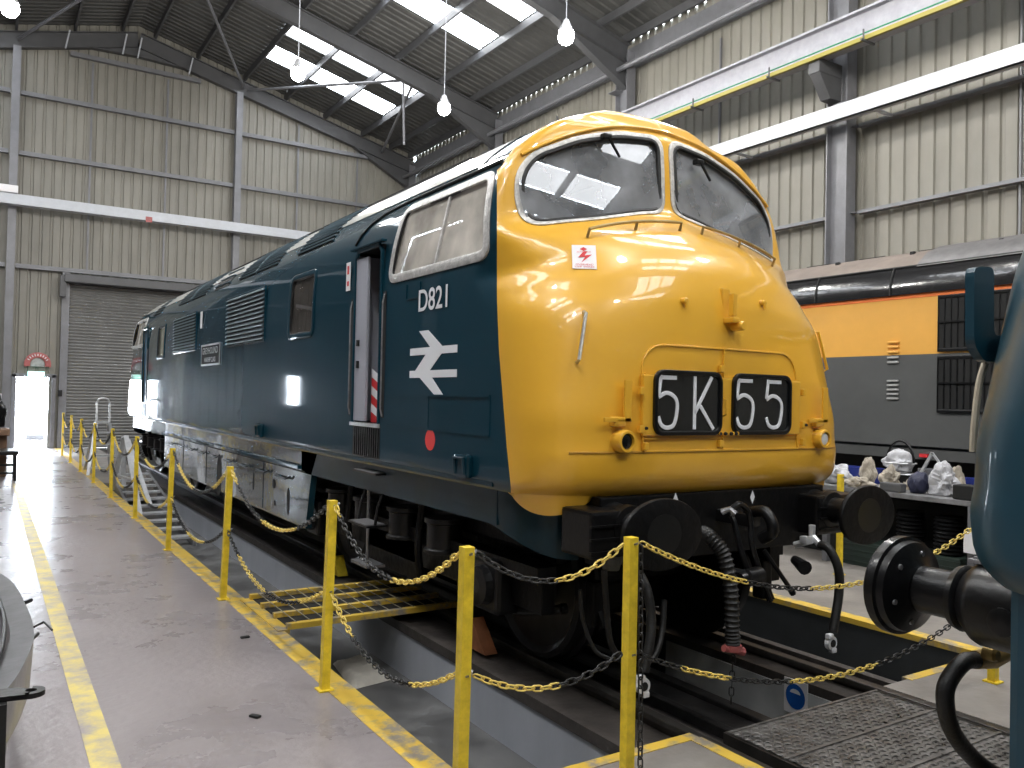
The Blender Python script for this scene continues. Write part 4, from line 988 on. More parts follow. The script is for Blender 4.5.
mb = MB(); mb.tube([Q(822, 547, .12), Q(812, 536, .2), Q(812, 525, .2)], .022, 8); mb.tube([Q(812, 540, .18), Q(795, 545, .3)], .022, 8); mb.box(Q(806, 540, .2), (.06, .06, .05), bev=.01); mb.build('hose_cock', ALU, loco, True)
hose([Q(664, 600, .5), Q(662, 630, .45), Q(655, 655, .4), Q(640, 665, .4)], .020); hose([Q(580, 590, .5), Q(583, 620, .5), Q(595, 650, .45), Q(612, 660, .4)], .012)
hose([Q(604, 570, .35), Q(606, 600, .35), Q(610, 640, .35), Q(620, 660, .35)], .018)
mb = MB(); mb.blob(Q(612, 560, .4), (.12, .1, .16), .15, seed=3); mb.build('air_valve', mat('dull_grey_casting', (.12, .12, .11), .5, var=.3), loco, True)
mb = MB(); mb.tube([Q(795, 560, .25), Q(805, 568, .12)], [.03, .045], 12); mb.build('horn', BLK, loco)
for sgn, y in ((-1, .62), (1, .62)):
    mb = MB(); mb.bar((sgn*.75, .9, .75), (sgn*.75, .66, .35), .03, .05); mb.build('guard_iron', GRIME, loco)
mb = MB(); mb.bar((-.9, 1.0, .8), (.9, 1.0, .8), .12, .2); mb.bar((-.6, .75, .9), (-.6, 1.6, .55), .1, .1); mb.bar((.5, .75, .9), (.5, 1.6, .55), .1, .1); mb.tube([(-.95, .7, .95), (.95, .7, .95)], .03, 8); mb.build('bogie_headstock', GRIME, loco)
# chain hanging under the hook

# ------------------------------------------------------------------ second locomotive, facing the first, half outside the picture
tl = empty('teal_locomotive', (0, -4.0, 0), 'plain dark teal locomotive end at the right edge of the photograph, nearest the camera', 'locomotive')
YT = -1.27
T2 = lambda v: Vector((-v.x, YT-v.y, v.z))
shell(tl, BLU2, BLU2, length=4.6, holes=False, tx=T2, far=False, nose_name='nose_panel')
valance(T2, BLU2, tl)
mb = MB(); mb.bb((-1.26, YT-4.6, .5), (1.26, YT-.9, 1.2)); mb.bb((-1.28, YT-4.6, .05), (-1.2, YT-.645, 1.2), bev=.03); mb.bb((1.2, YT-4.6, .05), (1.28, YT-.645, 1.2), bev=.03); mb.build('skirt_panel', BLU2, tl)
mb = MB(); mb.prism([T2(Vector((x, y, 1.17))) for x, y in ([(-a, b) for a, b in half_curve(1.17, 20, 2)[::-1]]+[(a, b) for a, b in half_curve(1.17, 20, 2)[1:]])], (0, 0, .01)); mb.build('nose_underside', BLU2, tl)
# buffer
bx = -.76; by = -1.22; bz = 1.0
mb = MB(); mb.lathe((bx, by, bz), (0, -1, 0), [(0, .95), (.01, 1.0), (.045, 1.0), (.05, .93), (.075, .90), (.085, .80), (.10, .60), (.12, .46)], 40, sx=.225, sz=.195); bh = mb.build('buffer_head', BLK, tl, True, 25)
mb = MB()
for k in range(6): t = k*pi/3+.3; mb.lathe((bx+.155*cos(t), by-.078, bz+.135*sin(t)), (0, -1, 0), [(0, .012), (.02, .011)], 8)
mb.build('head_bolt', STL, bh)
mb = MB(); mb.lathe((bx, by-.1, bz), (0, -1, 0), [(0, .092), (.16, .092), (.165, .118), (.19, .125), (.20, .118), (.205, .11), (.25, .15), (.27, .158), (.62, .162), (.75, .18)], 36); hs = mb.build('buffer_housing', BLK, tl, True, 30)
mb = MB(); mb.bb((bx-.07, by-.52, bz+.150), (bx+.05, by-.33, bz+.165), bev=.004)
for k in range(6): mb.bb((bx-.06, by-.51+k*.03, bz+.165), (bx+.04, by-.495+k*.03, bz+.173))
mb.build('step_tread', STL, hs)
mb = MB(); mb.lathe((bx-.155, by-.5, bz-.02), (-1, 0, 0), [(0, .05), (.012, .05), (.016, .042)], 20); mb.build('housing_boss', BLK, hs, True)
# lamp iron on the nose, and handrail
c = P(968, 325, 1, -1.75)
mb = MB(); a = [P(965, 268, 1, -1.72), P(985, 268, 1, -1.72), P(985, 336, 1, -1.72), P(999, 336, 1, -1.72), P(997, 362, 1, -1.72), P(975, 362, 1, -1.72), P(965, 345, 1, -1.72)]
o2 = roundpoly([(p.x, p.z) for p in a], .03, 4); mb.prism([(p.x, -1.72, p.y) for p in o2], (0, -.03, 0)); mb.build('mirror_bracket', BLU2, tl)
p0 = P(985, 364, 1, -1.72); p1 = P(979, 385, 1, -1.72); p2 = P(974, 430, 1, -1.72); p3 = P(973, 452, 1, -1.72)
mb = MB(); mb.tube(bez([p0, p1, p2, p3], 16), .012, 8); mb.build('cream_trim', mat('dirty_cream', (.45, .40, .30), .5), tl, True)
# air hose with brass cock
yh = -1.45
mb = MB(); mb.tube([P(1004, 652, 1, yh), P(992, 658, 1, yh), P(975, 660, 1, yh)], [.04, .042, .036], 12); mb.lathe(P(985, 652, 1, yh-.03), (0, -1, 0), [(0, .03), (.04, .03), (.05, .02)], 12); br = mb.build('brass_cock', BRS, tl, True, 40)
mb = MB(); mb.tube(bez([P(977, 660, 1, yh), P(964, 662, 1, yh), P(949, 680, 1, yh), P(945, 700, 1, yh), P(952, 730, 1, yh), P(972, 757, 1, yh), P(996, 775, 1, yh-.05), P(1030, 790, 1, yh-.1)], 50), .033, 12); mb.build('air_hose', RUB, tl, True, 60)

# ------------------------------------------------------------------ orange and grey locomotive on the next track
ol_ = empty('orange_grey_locomotive', (6.9, 5, 0), 'orange and grey locomotive with glossy black roof on the next track behind the workbench', 'locomotive')
XO = 5.6; Y0, Y1 = -3.5, 13.0
mb = MB(); mb.bb((XO, Y0, 1.25), (XO+2.6, Y1, 2.36)); mb.build('lower_bodyside', GRL, ol_)
mb = MB(); mb.bb((XO+.002, Y0, 2.36), (XO+2.598, Y1, 3.13)); mb.build('upper_bodyside', ORG, ol_)
mb = MB(); mb.bb((XO-.004, Y0, 3.05), (XO+.01, Y1, 3.12)); mb.build('cantrail_stripe', ORGD, ol_)
def arc_sec(a0, a1, n, R=.78, cx=XO+.72, cz=3.10, sz=.72): return [(cx-R*cos(t)*.96, cz+sz*sin(t)) for t in np.linspace(a0, a1, n)]
def sweep(sec, y0, y1, name, m, thick=0):
    mb = MB(); A = mb.verts([(x, y0, z) for x, z in sec]); B = mb.verts([(x, y1, z) for x, z in sec])
    for k in range(len(sec)-1): mb.face([A[k], A[k+1], B[k+1], B[k]])
    return mb.build(name, m, ol_, True, 60)
sec = arc_sec(0, .50, 10); sweep(sec, Y0, Y1, 'roof_shoulder', BRF)
s2 = [sec[-1]]+[(XO+.25, 3.60), (XO+.55, 3.72), (XO+.9, 3.79), (XO+1.3, 3.81), (XO+2.1, 3.72)]
sweep(s2, 2.6, Y1, 'roof_centre', BTP); sweep([(x, z+.03) for x, z in [sec[-2]]+s2], Y0, 2.6, 'roof_hatch', mat('smoke_grey_roof', (.10, .095, .095), .5, var=.3))
mb = MB()
for y in (2.9, 4.0, 5.1, 6.3, 7.6, 9.0): mb.tube([(x-.008, y, z+.005) for x, z in sec], .012, 6)
mb.tube([(sec[-1][0], Y0, sec[-1][1]+.01), (sec[-1][0], Y1, sec[-1][1]+.01)], .014, 6)
for k in range(14): mb.box((XO+1.1, -.6+k*.9, 3.82), (.05, .4, .03)); mb.box((XO+.45, -.4+k*1.1, 3.69), (.05, .05, .04))
mb.build('roof_seam', BLKM, ol_)
mb = MB(); mb.bb((XO+.03, Y0, 1.09), (XO+2.5, Y1, 1.215)); mb.bb((XO+.08, Y0, 1.2), (XO+2.4, Y1, 1.26)); mb.build('solebar', GRL, ol_)
mb = MB(); mb.bb((XO+.35, Y0, .2), (XO+2.3, Y1, 1.09)); mb.build('underframe', BLKM, ol_)
for (z0, z1) in ((2.40, 3.03), (1.68, 2.31)):
    mb = MB(); mb.bb((XO-.02, .2, z0), (XO, 2.28, z1), bev=.004); g = mb.build('radiator_grille', BLKM, ol_)
    mb = MB()
    for k in range(26): y = .25+k*.078; mb.bb((XO-.03, y, z0+.03), (XO-.02, y+.012, z1-.03))
    mb.ribbon([(XO-.02, .2, z0), (XO-.02, .2, z1), (XO-.02, 2.28, z1), (XO-.02, 2.28, z0)], [(-1, 0, 0)]*4, .04, .012); mb.bar((XO-.03, .2, z0+.33), (XO-.03, 2.28, z0+.33), .02, .02); mb.build('grille_mesh', BLK, g)
mb = MB()
for z in [1.82+.055*k for k in range(5)]+[2.27, 2.33]: mb.box((XO-.01, 2.86, z), (.03, .15, .025), bev=.008)
mb.build('louvre', mat('pale_grey_louvre', (.36, .36, .35), .45), ol_)
mb = MB()
for z in (2.40, 2.46, 2.52): mb.box((XO-.01, 2.86, z), (.03, .15, .025), bev=.008)
mb.build('orange_louvre', ORG, ol_)
mb = MB(); mb.ribbon([(XO, 1.55, 1.25), (XO, 1.55, 1.4), (XO, 1.85, 1.4), (XO, 1.85, 1.25)], [(-1, 0, 0)]*4, .01, .004); mb.build('inspection_flap', GRL, ol_)
mb = MB(); mb.box((XO+.01, 2.45, 1.14), (.05, .10, .04)); mb.build('red_tail_tag', RED, ol_)

# ------------------------------------------------------------------ barrier posts and chains
def post(x, y, label, h=1.1, lean=(0, 0), group='yellow barrier posts'):
    e = empty('barrier_post', (x, y, 0), label, 'post', group); mb = MB(); s_ = .024
    mb.prism([(x-s_, y-s_, .01), (x+s_, y-s_, .01), (x+s_, y+s_, .01), (x-s_, y+s_, .01)], (lean[0], lean[1], h-.01)); mb.build('square_post', PYEL, e)
    mb = MB(); mb.box((x, y, .005), (.09, .09, .01), bev=.003); mb.build('base_plate', PYEL, e)
    mb = MB()
    for z in (h-.03, .57): mb.tube([(x+s_+lean[0]*z, y-.02, z), (x+s_+.02+lean[0]*z, y, z+.01), (x+s_+lean[0]*z, y+.02, z)], .005, 5); mb.tube([(x+lean[0]*z, y-s_, z), (x+lean[0]*z, y-s_-.02, z+.008), (x+.01+lean[0]*z, y-s_, z)], .005, 5)
    mb.build('chain_eye', STL, e)
    return e
XP = -2.2
_c = P(467, 549, 2, 1.09)
LP = [(_c.x-.01, _c.y, .01), (-2.2, 1.42, .02), (-2.2, 3.85, .03), (-2.2, 6.3, .02), (-2.17, 8.85, 0), (-2.18, 11.3, 0), (-2.19, 13.7, 0), (-2.2, 16.1, 0), (-2.2, 18.5, 0), (-2.2, 20.9, 0)]
lead = ['second barrier post from the right, at the walkway corner', 'barrier post on the walkway edge beside the grating bridge', 'barrier post on the walkway edge just beyond the grating bridge',
        'fourth walkway barrier post from the camera, beside the metal steps', 'fifth walkway barrier post from the camera, in line with the silver tank side', 'sixth walkway barrier post from the camera, next to the leaning trestle',
        'seventh walkway barrier post, in front of the stepladder', 'eighth walkway barrier post, overlapping the stepladder legs', 'ninth walkway barrier post, near the far doorway', 'farthest walkway barrier post, lit white by the doorway']
for (x, y, l), t in zip(LP, lead): post(x, y, 'yellow '+t, lean=(l, 0))
FP = P(632, 537, 2, 1.1); FPx, FPy = FP.x, FP.y
post(FPx-.005, FPy, 'large yellow barrier post in the centre foreground before the left buffer', lean=(.0, 0))
RP = P(993, 682, 2, 0); post(RP.x, RP.y, 'yellow barrier post base showing under the brass cock at the right edge')
post(3.45, 2.05, 'yellow barrier post beyond the right-hand buffer, near the workbench', h=1.02)
PR2 = P(975, 515, 0, 3.3)
def link_mesh(name, m):
    mb = MB(); L_, r = .024, .011; pts = []
    for k in range(5): t = -pi/2+pi*k/4; pts.append((L_-r+r*cos(t), r*sin(t), 0))
    for k in range(5): t = pi/2+pi*k/4; pts.append((-(L_-r)+r*cos(t), r*sin(t), 0))
    mb.tube(pts, .0036, 5, closed=True); return mb
LK = None
def chain(a, b, sag, label, phase=0, seg=.78, group='yellow and black safety chains', bounds=None):
    a, b = Vector(a), Vector(b); D = (b-a).length; n0 = 60; pts = []
    for k in range(n0+1): t = k/n0; p = a.lerp(b, t); p.z -= 4*sag*t*(1-t); pts.append(p)
    s = [0]; 
    for i in range(n0): s.append(s[-1]+(pts[i+1]-pts[i]).length)
    tot = s[-1]; pitch = .040; n = int(tot/pitch); mb = MB()
    tp = MB(); L_, r = .0265, .0125; base = []
    for k in range(5): t = -pi/2+pi*k/4; base.append(Vector((L_-r+r*cos(t), r*sin(t), 0)))
    for k in range(5): t = pi/2+pi*k/4; base.append(Vector((-(L_-r)+r*cos(t), r*sin(t), 0)))
    tp.tube(base, .0042, 5, closed=True); V = [v.co.copy() for v in tp.bm.verts]; tp.bm.verts.index_update(); Fc = [[v.index for v in f.verts] for f in tp.bm.faces]; tp.bm.free()
    for k in range(n):
        d = (k+.5)*tot/n; i = min(n0-1, max(0, int(np.searchsorted(s, d)-1))); t = (d-s[i])/(s[i+1]-s[i]); p = pts[i].lerp(pts[i+1], t); T = (pts[i+1]-pts[i]).normalized()
        up = Vector((0, 0, 1)); x = T; y = up.cross(x).normalized(); z = x.cross(y); ang = radians(45 if k % 2 else -45)
        y2 = y*cos(ang)+z*sin(ang); z2 = x.cross(y2)
        mb.mi = (int((d+phase)/seg) if bounds is None else sum(d > q for q in bounds)) % 2
        vv = [mb.bm.verts.new(p+x*v.x+y2*v.y+z2*v.z) for v in V]
        for f in Fc: mb.face([vv[j] for j in f])
    o = mb.build('safety_chain', [CYEL, CBLK], None, True, 180); return tag(o, label, 'chain', group)
H1, H2 = 1.07, .56
for i in range(len(LP)-1):
    a, b = LP[i], LP[i+1]; la, lb = a[2], b[2]
    w_ = ['between the corner post and the post by the grating bridge', 'spanning the grating bridge between the second and third walkway posts', 'between the third and fourth walkway posts', 'between the fourth and fifth walkway posts beside the metal steps',
          'between the fifth and sixth walkway posts', 'between the sixth and seventh walkway posts', 'between the seventh and eighth walkway posts by the stepladder', 'between the eighth and ninth walkway posts', 'between the two farthest walkway posts, in glare'][i]
    chain((a[0]+la, a[1]+.058, H1), (b[0]+lb, b[1]-.058, H1), (.26, .30, .30, .28, .30, .28, .3, .28, .3)[i], 'upper chain '+w_, phase=(0, .9, .2, .5, .1, .7, .3, 0, .4)[i])
    chain((a[0]+la*.5, a[1]+.058, H2), (b[0]+lb*.5, b[1]-.058, H2), (.22, .26, .25, .24, .26, .24, .25, .24, .25)[i], 'lower chain '+w_, phase=(.3, .3, .8, .1, .5, .2, .6, .3, .1)[i])
chain((LP[0][0]+.06, LP[0][1], H1), (FPx-.055, FPy, H1), .14, 'upper chain between the corner post and the centre foreground post', phase=.42, seg=.42)
chain((LP[0][0]+.06, LP[0][1], H2), (FPx-.055, FPy, H2+.02), .10, 'lower chain between the corner post and the centre foreground post', phase=.0, seg=.42)
chain((FPx+.055, FPy, H1), (RP.x-.055, RP.y, H1), .33, 'upper chain crossing in front of the coupling from the centre post', bounds=[.72, 1.2])
chain((FPx+.055, FPy, H2), (RP.x-.055, RP.y, H2), .30, 'lower chain crossing over the pit from the centre post', bounds=[0, .28, .62, 1.05, 1.75])
mb = MB(); 
tl_c = chain((FPx+.035, FPy-.02, 1.06), (FPx+.05, FPy-.03, .02), .0, 'spare dark chain hanging straight down the centre foreground post', phase=3.1, seg=3)
chain(Q(733, 655, .05), Q(731, 700, .05)+Vector((0, 0, -.02)), 0, 'short thin dark chain hanging under the ribbed hose', phase=3.1, seg=3)

# ------------------------------------------------------------------ walkway bridge, plates and small things by the pit
e = empty('grating_bridge', (-1.2, 3.3, 0), 'narrow yellow and black striped grating bridge from walkway to rail', 'bridge')
mb = MB()
for k in range(4): y = 2.71+k*.33; mb.bar((-2.02, y, .03), (-.62, y, .03), .05, .042)
mb.build('yellow_bar', EDGE, e)
mb = MB(); mb.bb((-2.0, 2.73, .010), (-.62, 3.69, .016)); mb.build('dark_mesh', BLKM, e)
mb = MB()
for k in range(13): x = -1.95+k*.105; mb.bar((x, 2.71, .054), (x, 3.71, .054), .006, .004)
mb.build('grid_wire', mat('wire_dull', (.30, .28, .2), .5), e)
mb = MB(); mb.bb((-2.09, 2.69, -.02), (-2.0, 3.74, .012)); mb.build('end_angle', EDGE, e)
PLG = 'chequer plates over the rails'
ys = [-.19-.36*k for k in range(9)]
nm = ['chequer plate over the pit, '+t for t in ('touching the open pit edge', 'second from the open pit edge', 'third from the open pit edge', 'fourth from the open pit edge', 'fifth from the open pit edge', 'sixth from the open pit edge', 'seventh from the open pit edge', 'farthest from the open pit edge')]
for i in range(8):
    mb = MB(); x0, x1, y0, y1 = -.60, .68, ys[i+1]+.006, ys[i]; mb.bb((x0, y0, -.03), (x1, y1, .0)); 
    for a in range(int((x1-x0)/.035)):
        for b in range(int((y1-y0)/.035)):
            cx, cy = x0+.02+a*.035, y0+.02+b*.035; s_ = 1 if (a+b) % 2 else -1
            d = Vector((.013, .013*s_, 0)); q = Vector((-.005*s_, .005, 0)); c = Vector((cx, cy, .0)); t = Vector((0, 0, .007))
            A = mb.verts([c-d, c+q+t, c+d, c-q+t]); mb.face(A)
    mb.bar((x0, y1-.012, .003), (x1, y1-.012, .003), .014, .010)
    tag(mb.build('chequer_plate', CHQ), 'grey steel '+nm[i], 'plate', PLG)
mb = MB()
for x in (-.60, .68): mb.bar((x, -3, -.03), (x, -.18, -.03), .03, .06)
mb.bb((.70, YN, -.035), (.79, -.18, -.02)); struct(mb.build('trim_50', RAILM))
mb = MB(); mb.bar((1.035, -4, -.0), (1.035, YF, -.02), .03, .03)
mb.bm.free()
# flat sack in the aisle
a = P(333, 662, 2, -.44); b = P(352, 688, 2, -.44); c = P(391, 678, 2, -.44); d = P(365, 655, 2, -.44)
mb = MB(); N_ = 12; G = []
for i in range(N_+1):
    r = []
    for j in range(N_+1):
        s_, t = i/N_, j/N_; p = a.lerp(d, t).lerp(b.lerp(c, t), s_); ed = min(1, min(s_, t, 1-s_, 1-t)*6); p.z = -.455+.055*ed**.5+.02*noise.noise(p*9)*ed; r.append(mb.bm.verts.new(p))
    G.append(r)
for i in range(N_):
    for j in range(N_): mb.face([G[i][j], G[i+1][j], G[i+1][j+1], G[i][j+1]])
tag(mb.build('cloth_sack', mat('dirty_white_cloth', (.50, .47, .41), .8, var=.15, vscale=8, bump=.4, bscale=20), None, True, 180), 'dirty white folded sack lying in the sunken aisle', 'sack')
# mandatory sign on the pit wall
p = P(796, 703, 0, .555)
mb = MB(); mb.bb((.548, p.y-.09, -.28), (.556, p.y+.09, -.06)); s1 = mb.build('pit_sign', SIGN); tag(s1, 'white sign with blue round symbol on the pit wall under the rail', 'sign')
mb = MB(); mb.prism([(.546, p.y+.075*cos(t*pi/12), -.165+.08*sin(t*pi/12)) for t in range(24)], (.001, 0, 0)); mb.build('blue_disc', mat('sign_blue', (.01, .10, .42), .4), s1)
mb = MB(); mb.prism([(.544, p.y+.04*cos(t*pi/12), -.145+.028*sin(t*pi/12)) for t in range(13)], (.001, 0, 0)); mb.build('helmet_symbol', WHT, s1)
# red rust wedge at the wheel, dark debris
mb = MB(); p = P(487, 622, 0, -.9); mb.prism([(-.97, p.y-.10, -.05), (-.97, p.y+.14, -.05), (-.97, p.y+.10, .16)], (.1, 0, 0)); tag(mb.build('wheel_chock', mat('rusty_orange', (.42, .16, .07), .6, var=.3)), 'rusty orange wheel chock wedged at the front wheel', 'chock')
p = P(341, 562, 0, -.9); mb = MB(); mb.prism([(-.97, p.y-.12, -.05), (-.97, p.y+.12, -.05), (-.97, p.y+.02, .13)], (.1, 0, 0)); tag(mb.build('wheel_chock', PYEL), 'yellow wheel chock below the hanging footstep', 'chock')

# ------------------------------------------------------------------ steps and ladders by the far aisle
e = empty('metal_steps', (-1.6, 11, -.3), 'grey metal steps lying in the aisle between the walkway and rail', 'steps')
s0, s1 = Vector((-1.98, 9.0, -.42)), Vector((-1.98, 13.2, .20)); w_ = Vector((.62, 0, 0))
mb = MB(); mb.bar(s0, s1, .04, .12); mb.build('stringer', STL, e); mb = MB(); mb.bar(s0+w_, s1+w_, .04, .12); mb.build('stringer', STL, e)
for k in range(10):
    p = s0.lerp(s1, (k+.5)/10); mb = MB(); mb.bb((p.x, p.y-.10, p.z+.02), (p.x+.62, p.y+.10, p.z+.05)); mb.build('step_tread', ALU, e)
e = empty('leaning_trestle', (-2.0, 11.6, 0), 'silver folded trestle leaning by the sixth walkway post', 'trestle')
mb = MB()
a1, a2 = P(123, 437, 0, -2.02), P(104, 505, 0, -2.06); 
for q0, q1 in ((P(124, 437, 0, -2.0), P(112, 490, 0, -2.1)), (P(126, 436, 0, -2.0), P(140, 515, 0, -1.95)), (P(123, 438, 0, -1.9), P(124, 500, 0, -1.85)), (P(128, 440, 0, -1.8), P(150, 505, 0, -1.7))): mb.bar(q0, q1, .07, .03)
mb.build('trestle_leg', ALU, e)
mb = MB(); mb.bar(P(116, 475, 0, -2.05), P(134, 480, 0, -1.95), .05, .03); mb.build('cross_brace', ALU, e)
# platform stepladder
yl = 15.7
e = empty('platform_stepladder', (-1.84, yl, 0), 'aluminium platform stepladder standing before the roller shutter', 'ladder')
xa, xb_ = -2.06, -1.62; zt = 1.02
BL = [(xa-.08, yl-.5, 0), (xb_+.08, yl-.5, 0)]; TP = [(xa+.10, yl, zt), (xb_-.10, yl, zt)]
mb = MB()
for a, b in zip(BL, TP): mb.bar(a, b, .06, .03); mb.bar(b, (b[0], b[1]+.05, 1.45), .04, .03)
mb.tube(bez([(xa+.10, yl+.05, 1.44), (xa+.14, yl+.05, 1.52), ((xa+xb_)/2, yl+.05, 1.54), (xb_-.14, yl+.05, 1.52), (xb_-.10, yl+.05, 1.44)], 12), .02, 8); mb.build('front_stile', ALU, e)
mb = MB()
for (a, b) in ((xa+.1, xa-.02), (xb_-.1, xb_+.02)): mb.bar((a, yl+.25, zt), (b, yl+.8, 0), .05, .03)
mb.build('rear_leg', ALU, e)
for k in range(4):
    t = (k+.6)/4.4; p = Vector(BL[0]).lerp(Vector(TP[0]), t); q = Vector(BL[1]).lerp(Vector(TP[1]), t); mb = MB(); mb.bb((p.x, p.y-.04, p.z-.02), (q.x, p.y+.08, p.z+.02)); mb.build('rung', ALU, e)
mb = MB(); mb.bb((xa+.08, yl-.02, zt), (xb_-.08, yl+.3, zt+.03)); mb.build('platform', ALU, e)

# ------------------------------------------------------------------ far doorway surroundings
e = empty('lifebuoy_sign', (-2.72, YF-.1, 2.25), 'red and grey arched round sign above the far doorway', 'sign')
mb = MB(); q = [(-2.68+.26*cos(t), YF-.14, 2.40+.26*sin(t)) for t in np.linspace(-.25, pi+.25, 24)]
mb.ribbon(q, [(0, -1, 0)]*len(q), .15, .02, closed=False); mb.build('red_arch', REDP, e)
mb = MB(); mb.prism([(-2.68+.17*cos(t), YF-.12, 2.40+.17*sin(t)) for t in np.linspace(-.4, pi+.4, 20)], (0, .01, 0)); mb.build('grey_centre', mat('sign_grey', (.35, .37, .36), .5, var=.3, vscale=12), e)
mb = MB()
for k in range(9): t = .5+k*(pi-1)/8; mb.box((-2.68+.26*cos(t), YF-.17, 2.40+.26*sin(t)), (.022, .01, .06), ry=-(t-pi/2)*1.0)
mb.build('white_lettering', WHT, e)
mb = MB(); mb.bb((-2.92, YF-.2, 2.06), (-2.5, YF-.13, 2.19), bev=.01); es = mb.build('exit_light', mat('exit_glow', (.45, .85, .75), .5, emit=2.0)); tag(es, 'pale green lit exit sign over the far doorway', 'sign')
mb = MB(); mb.bb((-2.16, YF-.2, 1.5), (-2.05, YF-.14, 1.68)); tag(mb.build('switch_box', BLKM), 'small black switch box beside the far doorway', 'box')
mb = MB(); mb.bb((-3.62, YF-.2, 1.25), (-3.42, YF-.16, 1.55)); tag(mb.build('notice', SIGN), 'white notice on the far wall left of the doorway', 'notice')
# bright outside ground and low thing in the yard
mb = MB(); mb.bb((-14, YF+.05, -.32), (10, 60, -.005)); struct(mb.build('ground', mat('pale_yard_concrete', (.55, .55, .54), .8)))
mb = MB(); mb.bb((-2.75, YF+4.5, 0), (-2.2, YF+5.5, .18), bev=.03); tag(mb.build('pallet', GRD), 'dark low pallet lying in the yard outside the far doorway', 'pallet')
# machinery at the left edge, mid distance
e = empty('workbench_trolley', (-4.15, 13.2, 0), 'low dark machine trolley with brown seat at the left edge', 'trolley')
c0 = P(8, 480, 2, 0); y_ = c0.y; x_ = c0.x
mb = MB(); mb.bb((x_-.5, y_-.3, .48), (x_+.15, y_+.5, .56), bev=.02)
for a in (-.4, .1):
    for b in (-.25, .4): mb.bar((x_+a, y_+b, 0), (x_+a, y_+b, .5), .05, .05)
mb.bar((x_-.4, y_-.25, .15), (x_+.1, y_-.25, .15), .04, .04); mb.bar((x_-.4, y_-.25, .3), (x_+.1, y_-.25, .3), .04, .04); mb.build('stool_frame', BLK, e)
mb = MB(); mb.bb((x_-.6, y_+.6, 0), (x_-.02, y_+1.3, .85), bev=.03); mb.bb((x_-.6, y_+.4, .80), (x_+.02, y_+1.3, .92), bev=.02); mb.build('cabinet', mat('brown_cabinet', (.16, .09, .05), .6, var=.3), e)
mb = MB(); mb.blob((x_-.25, y_+.8, 1.2), (.4, .4, .7), .2, seed=5); mb.build('machine_head', BLK, e, True)
# big grey casting and its lug, bottom left
e = empty('wheel_press_casting', (-4.6, -.2, 0), 'large grey curved machine casing at the bottom left corner', 'machine')
def L_(u, v, z): return P(u, v, 2, z)
out = bez([L_(-30, 560, .62), L_(8, 578, .62), L_(26, 605, .62), L_(34, 632, .62), L_(28, 655, .62), L_(14, 680, .62), L_(-8, 705, .62)], 36)
inn = bez([L_(-50, 575, .60), L_(-14, 590, .60), L_(4, 612, .60), L_(10, 635, .60), L_(4, 652, .60), L_(-8, 672, .60), L_(-30, 690, .60)], 36)
mb = MB(); A = mb.verts(out); B = mb.verts(inn); C = mb.verts([p-Vector((.01, 0, .22)) for p in out]); D_ = mb.verts([p-Vector((0, 0, .5)) for p in inn]); E_ = mb.verts([Vector((p.x-.05, p.y, .0)) for p in out])
for k in range(len(A)-1): mb.face([A[k], A[k+1], B[k+1], B[k]]); mb.face([A[k], A[k+1], C[k+1], C[k]]); mb.face([B[k], B[k+1], D_[k+1], D_[k]]); 
mb.build('curved_rim', mat('cast_grey_enamel', (.10, .10, .105), .35, var=.35, vscale=9, bump=.2, bscale=8, coat=.3), e, True, 40)
mb = MB(); q = bez([L_(-2, 598, .63), L_(4, 620, .63), L_(2, 645, .63), L_(-6, 668, .63)], 20); mb.tube(q, .012, 6); mb.tube([L_(24, 603, .55), L_(31, 600, .55)], .012, 6); mb.tube([L_(34, 627, .5), L_(44, 622, .5), L_(52, 630, .5)], .006, 5); mb.tube([L_(30, 640, .45), L_(38, 634, .45)], .01, 6); mb.build('rim_cable', BLK, e, True)
lz = .62; lc = L_(31, 690, lz)
mb = MB(); R_ = []; hol = []
ax = (L_(-30, 696, lz)-L_(40, 689, lz)).normalized(); ay = Vector((-ax.y, ax.x, 0))
rad = .046; cc = L_(31, 690, lz)
outl = [cc+ay*rad*cos(t)-ax*rad*sin(t) for t in np.linspace(0, pi, 14)]
ho = [cc+(ay*cos(t)-ax*sin(t))*.020 for t in np.linspace(0, pi, 14)]; ho2 = [cc+(ay*cos(t)-ax*sin(t))*.020 for t in np.linspace(pi, 2*pi, 14)]
T = Vector((0, 0, -.018))
def strip(mb, P1, P2):
    for off in (Vector((0, 0, 0)), T):
        a_ = mb.verts([p+off for p in P1]); b_ = mb.verts([p+off for p in P2])
        for k in range(len(a_)-1): mb.face([a_[k], a_[k+1], b_[k+1], b_[k]])
strip(mb, outl, ho); fl = [cc+ay*rad*(1-2*k/13)*-1+ax*.055 for k in range(14)]; strip(mb, fl, ho2)
for pp in (outl, ho, ho2):
    a_ = mb.verts(pp); b_ = mb.verts([p+T for p in pp])
    for k in range(13): mb.face([a_[k], a_[k+1], b_[k+1], b_[k]])
mb.prism([cc+ay*rad+ax*.0, cc+ay*rad+ax*.25, cc-ay*rad+ax*.25, cc-ay*rad+ax*.055, cc+ay*rad+ax*.055], T)
mb.build('lifting_lug', BLK, e); 
mb = MB(); mb.bb((cc.x-.12, cc.y-.06, 0), (cc.x-.075, cc.y+.02, lz-.02)); mb.build('support_leg', BLKM, e)

